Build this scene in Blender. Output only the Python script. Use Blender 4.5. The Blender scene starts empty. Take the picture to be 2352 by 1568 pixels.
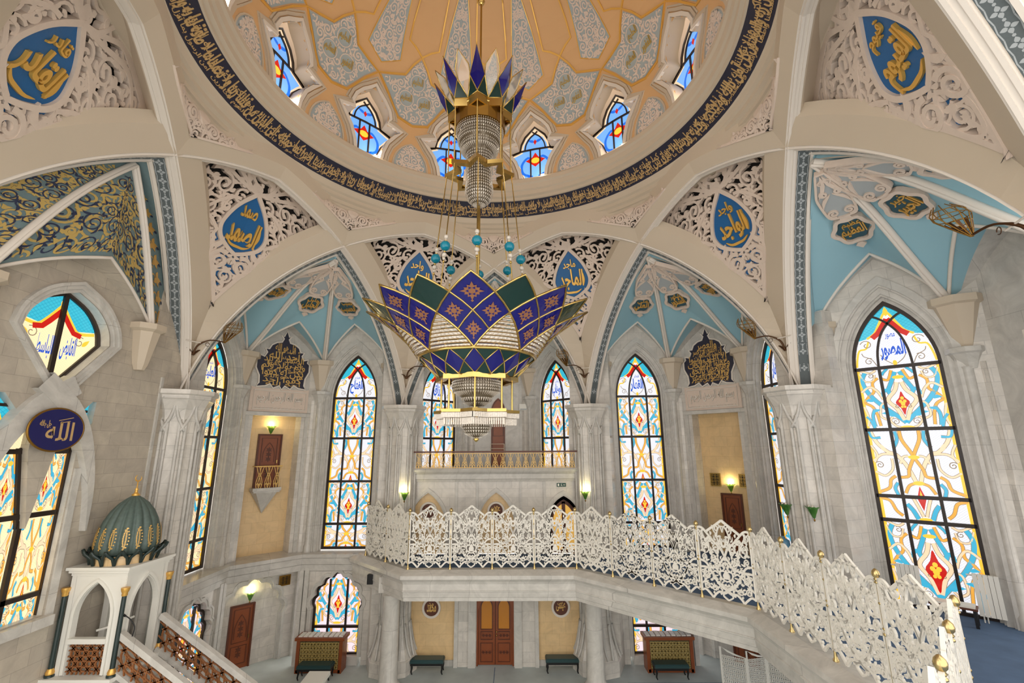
import bpy, math, random
from math import sin, cos, pi, radians as R, sqrt, hypot, atan2
from mathutils import Matrix, Vector
from mathutils.geometry import tessellate_polygon

sc = bpy.context.scene
COL = sc.collection
rnd = random.Random(7)

# ------------------------------------------------------------------ camera
cam_data = bpy.data.cameras.new('camera')
cam = bpy.data.objects.new('camera', cam_data)
COL.objects.link(cam)
cam_data.sensor_fit = 'HORIZONTAL'
cam_data.sensor_width = 36.0
cam_data.lens = 36.0 * 1051.05 / 2352.0
cam_data.clip_start = 0.05
YAW, PITCH, ROLL = -0.0079, 0.2281, -0.0058
_f = Vector((sin(YAW) * cos(PITCH), cos(YAW) * cos(PITCH), sin(PITCH)))
_r = Vector((cos(YAW), -sin(YAW), 0))
_u = _r.cross(_f)
_r2 = _r * cos(ROLL) + _u * sin(ROLL)
_u2 = -_r * sin(ROLL) + _u * cos(ROLL)
cam.matrix_world = Matrix(((_r2.x, _u2.x, -_f.x, 0.8446), (_r2.y, _u2.y, -_f.y, -9.8588),
                           (_r2.z, _u2.z, -_f.z, 6.0), (0, 0, 0, 1)))
sc.camera = cam

# ------------------------------------------------------------------ world, exposure
sc.view_settings.view_transform = 'Standard'
sc.view_settings.look = 'None'
sc.view_settings.gamma = 1.0
sc.view_settings.exposure = 0.0
sc.view_settings.use_curve_mapping = False
wd = bpy.data.worlds.new('sky')
sc.world = wd
wd.use_nodes = True
wd.node_tree.nodes['Background'].inputs[0].default_value = (1.0, 0.95, 0.89, 1)
wd.node_tree.nodes['Background'].inputs[1].default_value = 2.35
sc.cycles.max_bounces = 5
sc.cycles.use_light_tree = False
sc.cycles.diffuse_bounces = 3
sc.cycles.glossy_bounces = 3
sc.cycles.transmission_bounces = 4
sc.cycles.transparent_max_bounces = 8

# ------------------------------------------------------------------ materials
def lin(c):
    c = c / 255.0
    return c / 12.92 if c <= 0.04045 else ((c + 0.055) / 1.055) ** 2.4
def rgb(r, g, b):
    return (lin(r), lin(g), lin(b), 1.0)

MATS = {}
def mat(name, col, rough=0.6, metal=0.0, emit=0.0, trans=0.0, noise=None, spec=0.5):
    m = bpy.data.materials.new(name)
    m.use_nodes = True
    nt = m.node_tree
    b = nt.nodes['Principled BSDF']
    b.inputs['Base Color'].default_value = col
    b.inputs['Roughness'].default_value = rough
    b.inputs['Metallic'].default_value = metal
    b.inputs['Specular IOR Level'].default_value = spec
    if trans:
        b.inputs['Transmission Weight'].default_value = trans
    if emit:
        m.cycles.emission_sampling = 'NONE'
        b.inputs['Emission Color'].default_value = col
        b.inputs['Emission Strength'].default_value = emit
    if noise:                                   # (scale, amount)
        tc = nt.nodes.new('ShaderNodeTexCoord')
        n = nt.nodes.new('ShaderNodeTexNoise')
        n.inputs['Scale'].default_value = noise[0]
        n.inputs['Detail'].default_value = 3
        r = nt.nodes.new('ShaderNodeMapRange')
        r.inputs['To Min'].default_value = 1 - noise[1]
        r.inputs['To Max'].default_value = 1 + noise[1]
        mx = nt.nodes.new('ShaderNodeMix')
        mx.data_type = 'RGBA'
        mx.blend_type = 'MULTIPLY'
        mx.inputs[0].default_value = 1
        mx.inputs[6].default_value = col
        nt.links.new(tc.outputs['Object'], n.inputs['Vector'])
        nt.links.new(n.outputs['Fac'], r.inputs['Value'])
        nt.links.new(r.outputs[0], mx.inputs[7])
        nt.links.new(mx.outputs[2], b.inputs['Base Color'])
    MATS[name] = m
    return m

def stone(name, c1, c2, mortar, bw, bh, rough, vein=0.5, ms=0.006):
    """polished stone blocks laid in courses (object x along the wall, z up)"""
    m = bpy.data.materials.new(name)
    m.use_nodes = True
    nt = m.node_tree
    N, L = nt.nodes.new, nt.links.new
    b = nt.nodes['Principled BSDF']
    b.inputs['Roughness'].default_value = rough
    tc = N('ShaderNodeTexCoord')
    sx = N('ShaderNodeSeparateXYZ')
    cb = N('ShaderNodeCombineXYZ')
    L(tc.outputs['Object'], sx.inputs[0])
    ad = N('ShaderNodeMath')
    ad.operation = 'MULTIPLY_ADD'
    L(sx.outputs['Y'], ad.inputs[0])
    ad.inputs[1].default_value = 0.6
    L(sx.outputs['X'], ad.inputs[2])
    L(ad.outputs[0], cb.inputs['X'])
    L(sx.outputs['Z'], cb.inputs['Y'])
    br = N('ShaderNodeTexBrick')
    L(cb.outputs[0], br.inputs['Vector'])
    br.inputs['Color1'].default_value = c1
    br.inputs['Color2'].default_value = c2
    br.inputs['Mortar'].default_value = mortar
    br.inputs['Scale'].default_value = 1
    br.inputs['Brick Width'].default_value = bw
    br.inputs['Row Height'].default_value = bh
    br.inputs['Mortar Size'].default_value = ms
    br.inputs['Bias'].default_value = 0
    n = N('ShaderNodeTexNoise')
    n.inputs['Scale'].default_value = 1.7
    n.inputs['Detail'].default_value = 5
    n.inputs['Roughness'].default_value = 0.65
    n.inputs['Distortion'].default_value = 1.2
    L(tc.outputs['Object'], n.inputs['Vector'])
    r = N('ShaderNodeMapRange')
    r.inputs['From Min'].default_value = 0.3
    r.inputs['From Max'].default_value = 0.7
    r.inputs['To Min'].default_value = 1 - 0.22 * vein
    r.inputs['To Max'].default_value = 1 + 0.12 * vein
    L(n.outputs['Fac'], r.inputs['Value'])
    mx = N('ShaderNodeMix')
    mx.data_type = 'RGBA'
    mx.blend_type = 'MULTIPLY'
    mx.inputs[0].default_value = 1
    L(br.outputs['Color'], mx.inputs[6])
    L(r.outputs[0], mx.inputs[7])
    L(mx.outputs[2], b.inputs['Base Color'])
    MATS[name] = m
    return m

def glass_lit(name, col, s, grid=0.0, gcol=None, gscale=14.0):
    """stained glass lit by the daylight outside; grid adds the leading of small diamonds"""
    m = bpy.data.materials.new(name)
    m.use_nodes = True
    m.cycles.emission_sampling = 'NONE'
    nt = m.node_tree
    N, L = nt.nodes.new, nt.links.new
    b = nt.nodes['Principled BSDF']
    b.inputs['Base Color'].default_value = tuple(c * 0.35 for c in col[:3]) + (1,)
    b.inputs['Roughness'].default_value = 0.15
    b.inputs['Emission Color'].default_value = col
    b.inputs['Emission Strength'].default_value = s
    if grid:
        tc = N('ShaderNodeTexCoord')
        sx = N('ShaderNodeSeparateXYZ')
        L(tc.outputs['Object'], sx.inputs[0])
        outs = []
        for sg in (1, -1):
            a = N('ShaderNodeMath'); a.operation = 'MULTIPLY_ADD'
            L(sx.outputs['Z'], a.inputs[0]); a.inputs[1].default_value = sg * 1.25
            L(sx.outputs['X'], a.inputs[2])
            f = N('ShaderNodeMath'); f.operation = 'MULTIPLY'
            L(a.outputs[0], f.inputs[0]); f.inputs[1].default_value = gscale
            fr = N('ShaderNodeMath'); fr.operation = 'FRACT'
            L(f.outputs[0], fr.inputs[0])
            lt = N('ShaderNodeMath'); lt.operation = 'LESS_THAN'
            L(fr.outputs[0], lt.inputs[0]); lt.inputs[1].default_value = 0.16
            outs.append(lt)
        mxm = N('ShaderNodeMath'); mxm.operation = 'MAXIMUM'
        L(outs[0].outputs[0], mxm.inputs[0]); L(outs[1].outputs[0], mxm.inputs[1])
        sc_ = N('ShaderNodeMath'); sc_.operation = 'MULTIPLY'
        L(mxm.outputs[0], sc_.inputs[0]); sc_.inputs[1].default_value = grid
        n = N('ShaderNodeTexNoise')
        n.inputs['Scale'].default_value = 1.1
        L(tc.outputs['Object'], n.inputs['Vector'])
        mx = N('ShaderNodeMix'); mx.data_type = 'RGBA'
        L(sc_.outputs[0], mx.inputs[0])
        mx.inputs[6].default_value = col
        mx.inputs[7].default_value = gcol
        L(mx.outputs[2], b.inputs['Emission Color'])
    MATS[name] = m
    return m

def make_materials():
    mat('plaster', rgb(205, 190, 169), 0.55, noise=(0.8, 0.04))
    mat('plaster_white', rgb(228, 219, 208), 0.5)
    mat('carved', rgb(222, 204, 189), 0.6, noise=(9, 0.06))
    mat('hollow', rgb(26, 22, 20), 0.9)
    mat('cartouche_blue', rgb(24, 98, 158), 0.45, noise=(30, 0.1))
    mat('gold', rgb(228, 178, 92), 0.3, 0.6)
    mat('gold_leaf', rgb(226, 184, 106), 0.38, 0.25)
    mat('gold_bright', rgb(236, 186, 92), 0.3, 0.4)
    mat('brass', rgb(206, 176, 106), 0.2, 1.0)
    mat('brass_dull', rgb(150, 112, 50), 0.35, 0.9)
    mat('bronze', rgb(84, 56, 34), 0.4, 0.7)
    mat('navy_band', rgb(36, 36, 56), 0.5, noise=(20, 0.25))
    mat('navy', rgb(14, 14, 88), 0.3)
    mat('script_gold', rgb(206, 170, 116), 0.4, 0.15)
    mat('dome_tan', rgb(224, 182, 132), 0.6, noise=(0.5, 0.04))
    mat('dome_blue', rgb(172, 184, 188), 0.6)
    mat('dome_scroll', rgb(228, 212, 200), 0.6)
    mat('vault_blue', rgb(150, 192, 206), 0.55, noise=(1.2, 0.04))
    mat('vault_slate', rgb(108, 130, 134), 0.6, noise=(14, 0.14))
    mat('gold_paint', rgb(196, 168, 98), 0.5, 0.1)
    mat('navy_paint', rgb(38, 48, 78), 0.5)
    mat('strip_gray', rgb(92, 100, 102), 0.6, noise=(25, 0.1))
    mat('strip_motif', rgb(172, 178, 180), 0.6)
    stone('marble', rgb(222, 216, 207), rgb(208, 203, 195), rgb(194, 189, 182), 0.62, 0.34, 0.22, 0.8)
    stone('marble_plain', rgb(208, 204, 197), rgb(200, 197, 190), rgb(176, 172, 166), 1.3, 3.0, 0.25, 0.9)
    stone('marble_warm', rgb(196, 186, 170), rgb(184, 174, 160), rgb(168, 158, 145), 0.62, 0.34, 0.3, 0.8)
    stone('beige', rgb(236, 204, 154), rgb(231, 198, 147), rgb(218, 184, 134), 0.5, 0.4, 0.28, 0.6)
    mat('carpet', rgb(192, 200, 198), 0.9, noise=(1.1, 0.3))
    mat('carpet_dark', rgb(82, 106, 138), 0.95, noise=(2.5, 0.3))
    mat('wood', rgb(136, 70, 34), 0.35, noise=(3, 0.2))
    mat('wood_dark', rgb(92, 44, 22), 0.4, noise=(4, 0.2))
    mat('wood_light', rgb(146, 92, 52), 0.4, noise=(4, .2))
    mat('frame_dark', rgb(40, 27, 20), 0.4)
    mat('green_leather', rgb(40, 70, 72), 0.4)
    mat('black', rgb(14, 14, 16), 0.4)
    mat('white_paint', rgb(232, 230, 222), 0.45)
    mat('screen_white', rgb(240, 236, 226), 0.45)
    mat('green_marble', rgb(34, 50, 48), 0.25, noise=(8, 0.35))
    mat('green_roof', rgb(84, 100, 94), 0.5, noise=(14, 0.35))
    mat('petal_blue', rgb(12, 10, 104), 0.14, spec=0.7)
    mat('petal_green', rgb(8, 46, 42), 0.16, spec=0.7)
    mat('petal_bronze', rgb(158, 108, 76), 0.35, 0.35)
    mat('crystal', rgb(206, 196, 182), 0.06, 0.0, spec=1.0, noise=(40, 0.45))
    mat('crystal_core', rgb(108, 96, 78), 0.2, 0.3)  # inner body coloured dark, so gaps between the crystal drops read as shade
    mat('brass_pale', rgb(206, 182, 128), 0.25, 0.9)
    mat('crystal_clear', rgb(245, 243, 238), 0.05, 0.0, trans=0.75)
    mat('bead_teal', rgb(20, 150, 178), 0.06, trans=0.35)
    mat('green_glass', rgb(70, 128, 52), 0.2, trans=0.3)
    mat('water_blue', rgb(120, 180, 216), 0.1, trans=0.5)
    mat('lamp_glow', rgb(255, 236, 150), 0.4, emit=7.0)
    mat('bulb', rgb(255, 240, 210), 0.4, emit=5.0)
    mat('exit_green', rgb(20, 70, 58), 0.4)
    mat('lit_door', rgb(232, 180, 84), 0.3, emit=0.55)
    mat('door_glass', rgb(196, 130, 50), 0.15)
    glass_lit('g_white', rgb(246, 246, 250), 0.96, 0.9, rgb(188, 192, 210))
    glass_lit('g_warm', rgb(255, 238, 190), 1.0, 0.6, rgb(232, 204, 146))
    glass_lit('g_sky', rgb(62, 190, 214), 0.95, 0.75, rgb(30, 150, 186), 9)
    glass_lit('g_blue', rgb(66, 180, 216), 0.92)
    glass_lit('g_deep', rgb(28, 110, 226), 0.95)
    glass_lit('g_ink', rgb(40, 92, 206), 0.9)
    glass_lit('g_yellow', rgb(250, 196, 60), 1.05)
    glass_lit('g_orange', rgb(236, 170, 70), 1.0)
    glass_lit('g_cream', rgb(246, 216, 178), 0.95)
    glass_lit('g_red', rgb(208, 30, 20), 0.85)
    glass_lit('g_lead', rgb(156, 136, 112), 0.75)
    glass_lit('g_pale', rgb(118, 176, 240), 1.0, 0.4, rgb(84, 150, 230), 18)
make_materials()

# ------------------------------------------------------------------ mesh builder
class MB:
    def __init__(s):
        s.v, s.f, s.m, s.names, s.sm = [], [], [], [], []
    def mi(s, name):
        if name not in s.names:
            s.names.append(name)
        return s.names.index(name)
    def face(s, pts, m, smooth=False):
        i = len(s.v)
        s.v.extend(pts)
        s.f.append(tuple(range(i, i + len(pts))))
        s.m.append(s.mi(m)); s.sm.append(smooth)
    def raw(s, vs, fs, m, smooth=False):
        i = len(s.v)
        s.v.extend(vs)
        k = s.mi(m)
        for f in fs:
            s.f.append(tuple(a + i for a in f))
            s.m.append(k); s.sm.append(smooth)
    def grid(s, rows, m, closed=False, smooth=True, flip=False):
        n = len(rows[0])
        fs = []
        for j in range(len(rows) - 1):
            for i in range(n if closed else n - 1):
                a, b = j * n + i, j * n + (i + 1) % n
                q = (a, b, b + n, a + n)
                fs.append(q[::-1] if flip else q)
        s.raw([p for r in rows for p in r], fs, m, smooth)
    def box(s, x0, x1, y0, y1, z0, z1, m):
        vs = [(x, y, z) for z in (z0, z1) for y in (y0, y1) for x in (x0, x1)]
        s.raw(vs, [(0, 2, 3, 1), (4, 5, 7, 6), (0, 1, 5, 4), (2, 6, 7, 3), (0, 4, 6, 2), (1, 3, 7, 5)], m)
    def obox(s, c, ax, ay, az_, m):
        """box from a centre and three half-axis vectors"""
        c, ax, ay, az_ = Vector(c), Vector(ax), Vector(ay), Vector(az_)
        vs = [tuple(c + ax * i + ay * j + az_ * k) for k in (-1, 1) for j in (-1, 1) for i in (-1, 1)]
        s.raw(vs, [(0, 2, 3, 1), (4, 5, 7, 6), (0, 1, 5, 4), (2, 6, 7, 3), (0, 4, 6, 2), (1, 3, 7, 5)], m)
    def lathe(s, prof, m, n=24, c=(0, 0), smooth=True, a0=0.0, cap=True):
        rows = [[(c[0] + r * cos(2 * pi * (i + a0) / n), c[1] + r * sin(2 * pi * (i + a0) / n), z) for i in range(n)] for r, z in prof]
        s.grid(rows, m, True, smooth)
        if cap:
            for r, z in (prof[0], prof[-1]):
                if r > 1e-4:
                    s.face([(c[0] + r * cos(2 * pi * (i + a0) / n), c[1] + r * sin(2 * pi * (i + a0) / n), z) for i in range(n)], m)
    def tube(s, P, r, m, n=8, closed=False, cap=True):
        P = [Vector(p) for p in P]
        K = len(P)
        rr = r if isinstance(r, (list, tuple)) else [r] * K
        up = None
        rows = []
        for i in range(K):
            if closed:
                t = P[(i + 1) % K] - P[i - 1]
            else:
                t = P[min(i + 1, K - 1)] - P[max(i - 1, 0)]
            t.normalize()
            if up is None:
                up = Vector((0, 0, 1)) if abs(t.z) < 0.9 else Vector((0, 1, 0))
            a = t.cross(up)
            if a.length < 1e-5:
                a = t.orthogonal()
            a.normalize()
            b = a.cross(t).normalized()
            up = b
            rows.append([tuple(P[i] + (a * cos(2 * pi * k / n) + b * sin(2 * pi * k / n)) * rr[i]) for k in range(n)])
        if closed:
            rows.append(rows[0])
        s.grid(rows, m, True, True)
        if cap and not closed:
            s.face(rows[0], m); s.face(rows[-1], m)
    # --- flat shapes carried by a map f(x, y, h) -> (X, Y, Z)
    def ribbon(s, P, w, f, h0, h1, m, closed=False):
        K = len(P)
        if K < 2:
            return
        L_, R_ = [], []
        for i in range(K):
            a = P[(i - 1) % K] if closed else P[max(i - 1, 0)]
            b = P[(i + 1) % K] if closed else P[min(i + 1, K - 1)]
            dx, dy = b[0] - a[0], b[1] - a[1]
            l = hypot(dx, dy) or 1
            ww = (w(i / max(K - 1, 1)) if callable(w) else w) / 2
            L_.append((P[i][0] - dy / l * ww, P[i][1] + dx / l * ww))
            R_.append((P[i][0] + dy / l * ww, P[i][1] - dx / l * ww))
        if closed:
            L_.append(L_[0]); R_.append(R_[0])
        top = [[f(x, y, h1) for x, y in L_], [f(x, y, h1) for x, y in R_]]
        s.grid(top, m, False, False)
        if h0 != h1:
            s.grid([[f(x, y, h0) for x, y in L_], top[0]], m, False, False)
            s.grid([top[1], [f(x, y, h0) for x, y in R_]], m, False, False)
    def blob(s, P, f, h0, h1, m):
        s.face([f(x, y, h1) for x, y in P], m)
        if h0 != h1:
            Q = list(P) + [P[0]]
            s.grid([[f(x, y, h0) for x, y in Q], [f(x, y, h1) for x, y in Q]], m, False, False)
    def plate(s, outer, holes, f, h0, h1, m, sides=True, side_m=None):
        loops = [[Vector((x, y, 0)) for x, y in l] for l in [outer] + list(holes)]
        flat = [p for l in loops for p in l]
        tris = tessellate_polygon(loops)
        s.raw([f(p.x, p.y, h1) for p in flat], [tuple(t) for t in tris], m)
        if sides and h0 != h1:
            for l in [outer] + list(holes):
                Q = list(l) + [l[0]]
                s.grid([[f(x, y, h0) for x, y in Q], [f(x, y, h1) for x, y in Q]], side_m or m, False, False)
    def mesh(s, name):
        me = bpy.data.meshes.new(name)
        me.from_pydata(s.v, [], s.f)
        for n in s.names:
            me.materials.append(MATS[n])
        me.polygons.foreach_set('material_index', s.m)
        me.polygons.foreach_set('use_smooth', s.sm)
        me.update()
        return me
    def obj(s, name, parent=None, M=None, me=None):
        o = bpy.data.objects.new(name, me or s.mesh(name))
        COL.objects.link(o)
        if parent:
            o.parent = parent
        if M is not None:
            o.matrix_local = M
        return o

def Rz(deg, t=(0, 0, 0)):
    """frame whose local y points outward at that bearing, local x to the right seen from the centre"""
    return Matrix.Translation(Vector(t)) @ Matrix.Rotation(R(-deg), 4, 'Z')

def root(name, label, cat, M=None, group=None):
    o = bpy.data.objects.new(name, None)
    o.empty_display_size = 0.1
    COL.objects.link(o)
    if M is not None:
        o.matrix_world = M
    return tag(o, label, cat, group)
def tag(o, label, cat=None, group=None):
    o['label'] = label
    if cat:
        o['category'] = cat
    if group:
        o['group'] = group
    return o
def struct(o, label=None):
    o['kind'] = 'structure'
    if label:
        o['label'] = label
    return o
def dup(o, parent=None, M=None):
    c = o.copy()
    COL.objects.link(c)
    if parent:
        c.parent = parent
    if M is not None:
        c.matrix_local = M
    for ch in [x for x in KIDS.get(o.name, [])]:
        d = dup(ch, c)
    return c
KIDS = {}
def index_kids():
    KIDS.clear()
    for o in bpy.data.objects:
        if o.parent:
            KIDS.setdefault(o.parent.name, []).append(o)

# ------------------------------------------------------------------ drawing helpers
def cr(P, n=6, closed=False):
    """Catmull-Rom through points"""
    out = []
    K = len(P)
    for i in range(K if closed else K - 1):
        p0 = P[(i - 1) % K] if closed else P[max(i - 1, 0)]
        p1, p2 = P[i], P[(i + 1) % K]
        p3 = P[(i + 2) % K] if closed else P[min(i + 2, K - 1)]
        for k in range(n):
            t = k / n
            out.append(tuple(0.5 * (2 * p1[a] + (p2[a] - p0[a]) * t + (2 * p0[a] - 5 * p1[a] + 4 * p2[a] - p3[a]) * t * t
                                    + (3 * p1[a] - p0[a] - 3 * p2[a] + p3[a]) * t ** 3) for a in range(len(p1))))
    if not closed:
        out.append(tuple(P[-1]))
    return out
def mir(P):
    return [(-x, y) for x, y in P]
def spiral(cx, cy, r0, turns, a0, sgn=1, r1=0.18, n=14):
    K = max(6, int(n * turns))
    return [(cx + (r0 + (r1 * r0 - r0) * (i / K) ** 0.9) * cos(a0 + sgn * 2 * pi * turns * i / K),
             cy + (r0 + (r1 * r0 - r0) * (i / K) ** 0.9) * sin(a0 + sgn * 2 * pi * turns * i / K)) for i in range(K + 1)]
def leaf(x, y, a, l, w, bend=0.0, n=5):
    up, dn = [], []
    for i in range(n + 1):
        t = i / n
        c = bend * l * sin(pi * t)
        hw = w * sin(pi * t ** 0.75) * 0.5
        px, py = t * l, c
        up.append((px, py + hw)); dn.append((px, py - hw))
    P = up + dn[-2:0:-1]
    return [(x + p * cos(a) - q * sin(a), y + p * sin(a) + q * cos(a)) for p, q in P]
def circle(cx, cy, rx, ry=None, n=20):
    ry = ry or rx
    return [(cx + rx * cos(2 * pi * i / n), cy + ry * sin(2 * pi * i / n)) for i in range(n)]
def parch(hw, zs, za, n=10):
    """pointed arch from (hw, zs) over (0, za) to (-hw, zs)"""
    r = za - zs
    Rr = (hw * hw + r * r) / (2 * hw)
    cx = hw - Rr
    a1 = atan2(r, -cx)
    Rt = [(cx + Rr * cos(a1 * i / n), zs + Rr * sin(a1 * i / n)) for i in range(n + 1)]
    return Rt + [(-x, z) for x, z in Rt[-2::-1]]
def archloop(hw, z0, zs, za, n=10, cx=0.0):
    """closed outline of a pointed opening, counter-clockwise"""
    return [(cx + x, z) for x, z in [(hw, z0)] + parch(hw, zs, za, n) + [(-hw, z0)]]
def lobed(hw, zs, za, n=5, lobes=7):
    """cusped (multifoil) arch from right to left"""
    base = parch(hw, zs, za, 24)
    # resample by length
    L_ = [0]
    for i in range(1, len(base)):
        L_.append(L_[-1] + hypot(base[i][0] - base[i - 1][0], base[i][1] - base[i - 1][1]))
    T = L_[-1]
    def at(d):
        for i in range(1, len(base)):
            if L_[i] >= d - 1e-9:
                k = (d - L_[i - 1]) / (L_[i] - L_[i - 1])
                return tuple(base[i - 1][a] + (base[i][a] - base[i - 1][a]) * k for a in (0, 1))
        return base[-1]
    out = []
    for j in range(lobes):
        for i in range(n):
            t = i / n
            p = at(T * (j + t) / lobes)
            q = at(min(T, T * (j + t) / lobes + 0.01))
            dx, dz = q[0] - p[0], q[1] - p[1]
            l = hypot(dx, dz) or 1
            o = sin(pi * t) * T / lobes * 0.22
            out.append((p[0] + dz / l * o, p[1] - dx / l * o))
    out.append(base[-1])
    return out
def lobedloop(hw, z0, zs, za, n=5, lobes=7, cx=0.0):
    return [(cx + x, z) for x, z in [(hw, z0)] + lobed(hw, zs, za, n, lobes) + [(-hw, z0)]]
def flat(dist=0.0, sx=1.0):
    """wall map: x along, y up, h toward the room (local -y)"""
    return lambda x, y, h: (x * sx, dist - h, y)
def steps(mb, loops, hs, f, m, open_bottom=False):
    """nested mouldings: band between loop i and i+1 lies at height hs[i]; risers join them"""
    for i in range(len(loops) - 1):
        a, b = loops[i], loops[i + 1]
        if not open_bottom:
            a, b = a + [a[0]], b + [b[0]]
        mb.grid([[f(x, y, hs[i]) for x, y in a], [f(x, y, hs[i]) for x, y in b]], m, False, False)
        if i + 1 < len(hs):
            mb.grid([[f(x, y, hs[i]) for x, y in b], [f(x, y, hs[i + 1]) for x, y in b]], m, False, False)

# ------------------------------------------------------------------ Arabic lettering
_AR = {}
def _reg(chars, base, n):
    for i, c in enumerate(chars):
        _AR[c] = (base + i * n, n)
_reg('آ', 0xFE81, 2); _reg('أ', 0xFE83, 2); _reg('ؤ', 0xFE85, 2); _reg('إ', 0xFE87, 2); _reg('ئ', 0xFE89, 4)
_reg('ا', 0xFE8D, 2); _reg('ب', 0xFE8F, 4); _reg('ة', 0xFE93, 2); _reg('تثجحخ', 0xFE95, 4)
_reg('دذرز', 0xFEA9, 2); _reg('سشصضطظعغفقكلمنه', 0xFEB1, 4)
for _i, _c in enumerate('فقكلمنه'):
    _AR[_c] = (0xFED1 + 4 * _i, 4)
_reg('وى', 0xFEED, 2); _reg('ي', 0xFEF1, 4)
_AR['ء'] = (0xFE80, 1)
def shape(t):
    out = []
    i = 0
    t = t.replace('ـ', '')
    toks = []
    while i < len(t):
        if t[i] == 'ل' and i + 1 < len(t) and t[i + 1] in 'اأإآ':
            toks.append('LA'); i += 2
        else:
            toks.append(t[i]); i += 1
    for i, c in enumerate(toks):
        info = (0xFEFB, 2) if c == 'LA' else _AR.get(c)
        if not info:
            out.append(c); continue
        prev = toks[i - 1] if i else None
        pi_ = (0, 2) if prev == 'LA' else _AR.get(prev, (0, 0))
        nxt = toks[i + 1] if i + 1 < len(toks) else None
        ni = (0, 2) if nxt == 'LA' else _AR.get(nxt, (0, 0))
        jp = pi_[1] == 4
        jn = info[1] == 4 and ni[1] >= 2
        if info[1] == 1:
            out.append(chr(info[0]))
        else:
            k = (3 if jn else 1) if jp else (2 if jn else 0)
            out.append(chr(info[0] + k))
    return ''.join(reversed(out))
_TX = {}
def text2d(t, arabic=True, bold=0.0, res=2):
    """flat glyph mesh of a word: verts (x, y) in a unit box [0..w] x [0..1], faces, w"""
    key = (t, arabic, bold, res)
    if key in _TX:
        return _TX[key]
    cu = bpy.data.curves.new('t', 'FONT')
    cu.body = shape(t) if arabic else t
    cu.resolution_u = res
    cu.offset = bold
    o = bpy.data.objects.new('t', cu)
    COL.objects.link(o)
    dg = bpy.context.evaluated_depsgraph_get()
    me = bpy.data.meshes.new_from_object(o.evaluated_get(dg))
    vs = [(v.co.x, v.co.y) for v in me.vertices]
    fs = [tuple(p.vertices) for p in me.polygons]
    ed = {}
    for f in fs:
        for a, b in zip(f, f[1:] + f[:1]):
            k = (min(a, b), max(a, b))
            ed[k] = None if k in ed else (a, b)
    be = [e for e in ed.values() if e]
    bpy.data.objects.remove(o); bpy.data.curves.remove(cu); bpy.data.meshes.remove(me)
    x0 = min(v[0] for v in vs); x1 = max(v[0] for v in vs)
    y0 = min(v[1] for v in vs); y1 = max(v[1] for v in vs)
    h = y1 - y0
    vs = [((x - x0) / h, (y - y0) / h) for x, y in vs]
    _TX[key] = (vs, fs, be, (x1 - x0) / h)
    return _TX[key]
def put_text(mb, t, cx, cy, w, h, f, h0, h1, m, arabic=True, bold=0.0, rot=0.0, slant=0.0, res=2):
    """word fitted in a w x h box centred at cx, cy on the surface of map f"""
    vs, fs, be, tw = text2d(t, arabic, bold, res)
    ca, sa = cos(rot), sin(rot)
    P = []
    for x, y in vs:
        px = (x / tw - 0.5) * w + slant * (y - 0.5) * h
        py = (y - 0.5) * h
        P.append((cx + px * ca - py * sa, cy + px * sa + py * ca))
    mb.raw([f(x, y, h1) for x, y in P], fs, m)
    if h0 != h1:
        n = len(P)
        mb.raw([f(x, y, h0) for x, y in P] + [f(x, y, h1) for x, y in P], [(a, b, b + n, a + n) for a, b in be], m)
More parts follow.
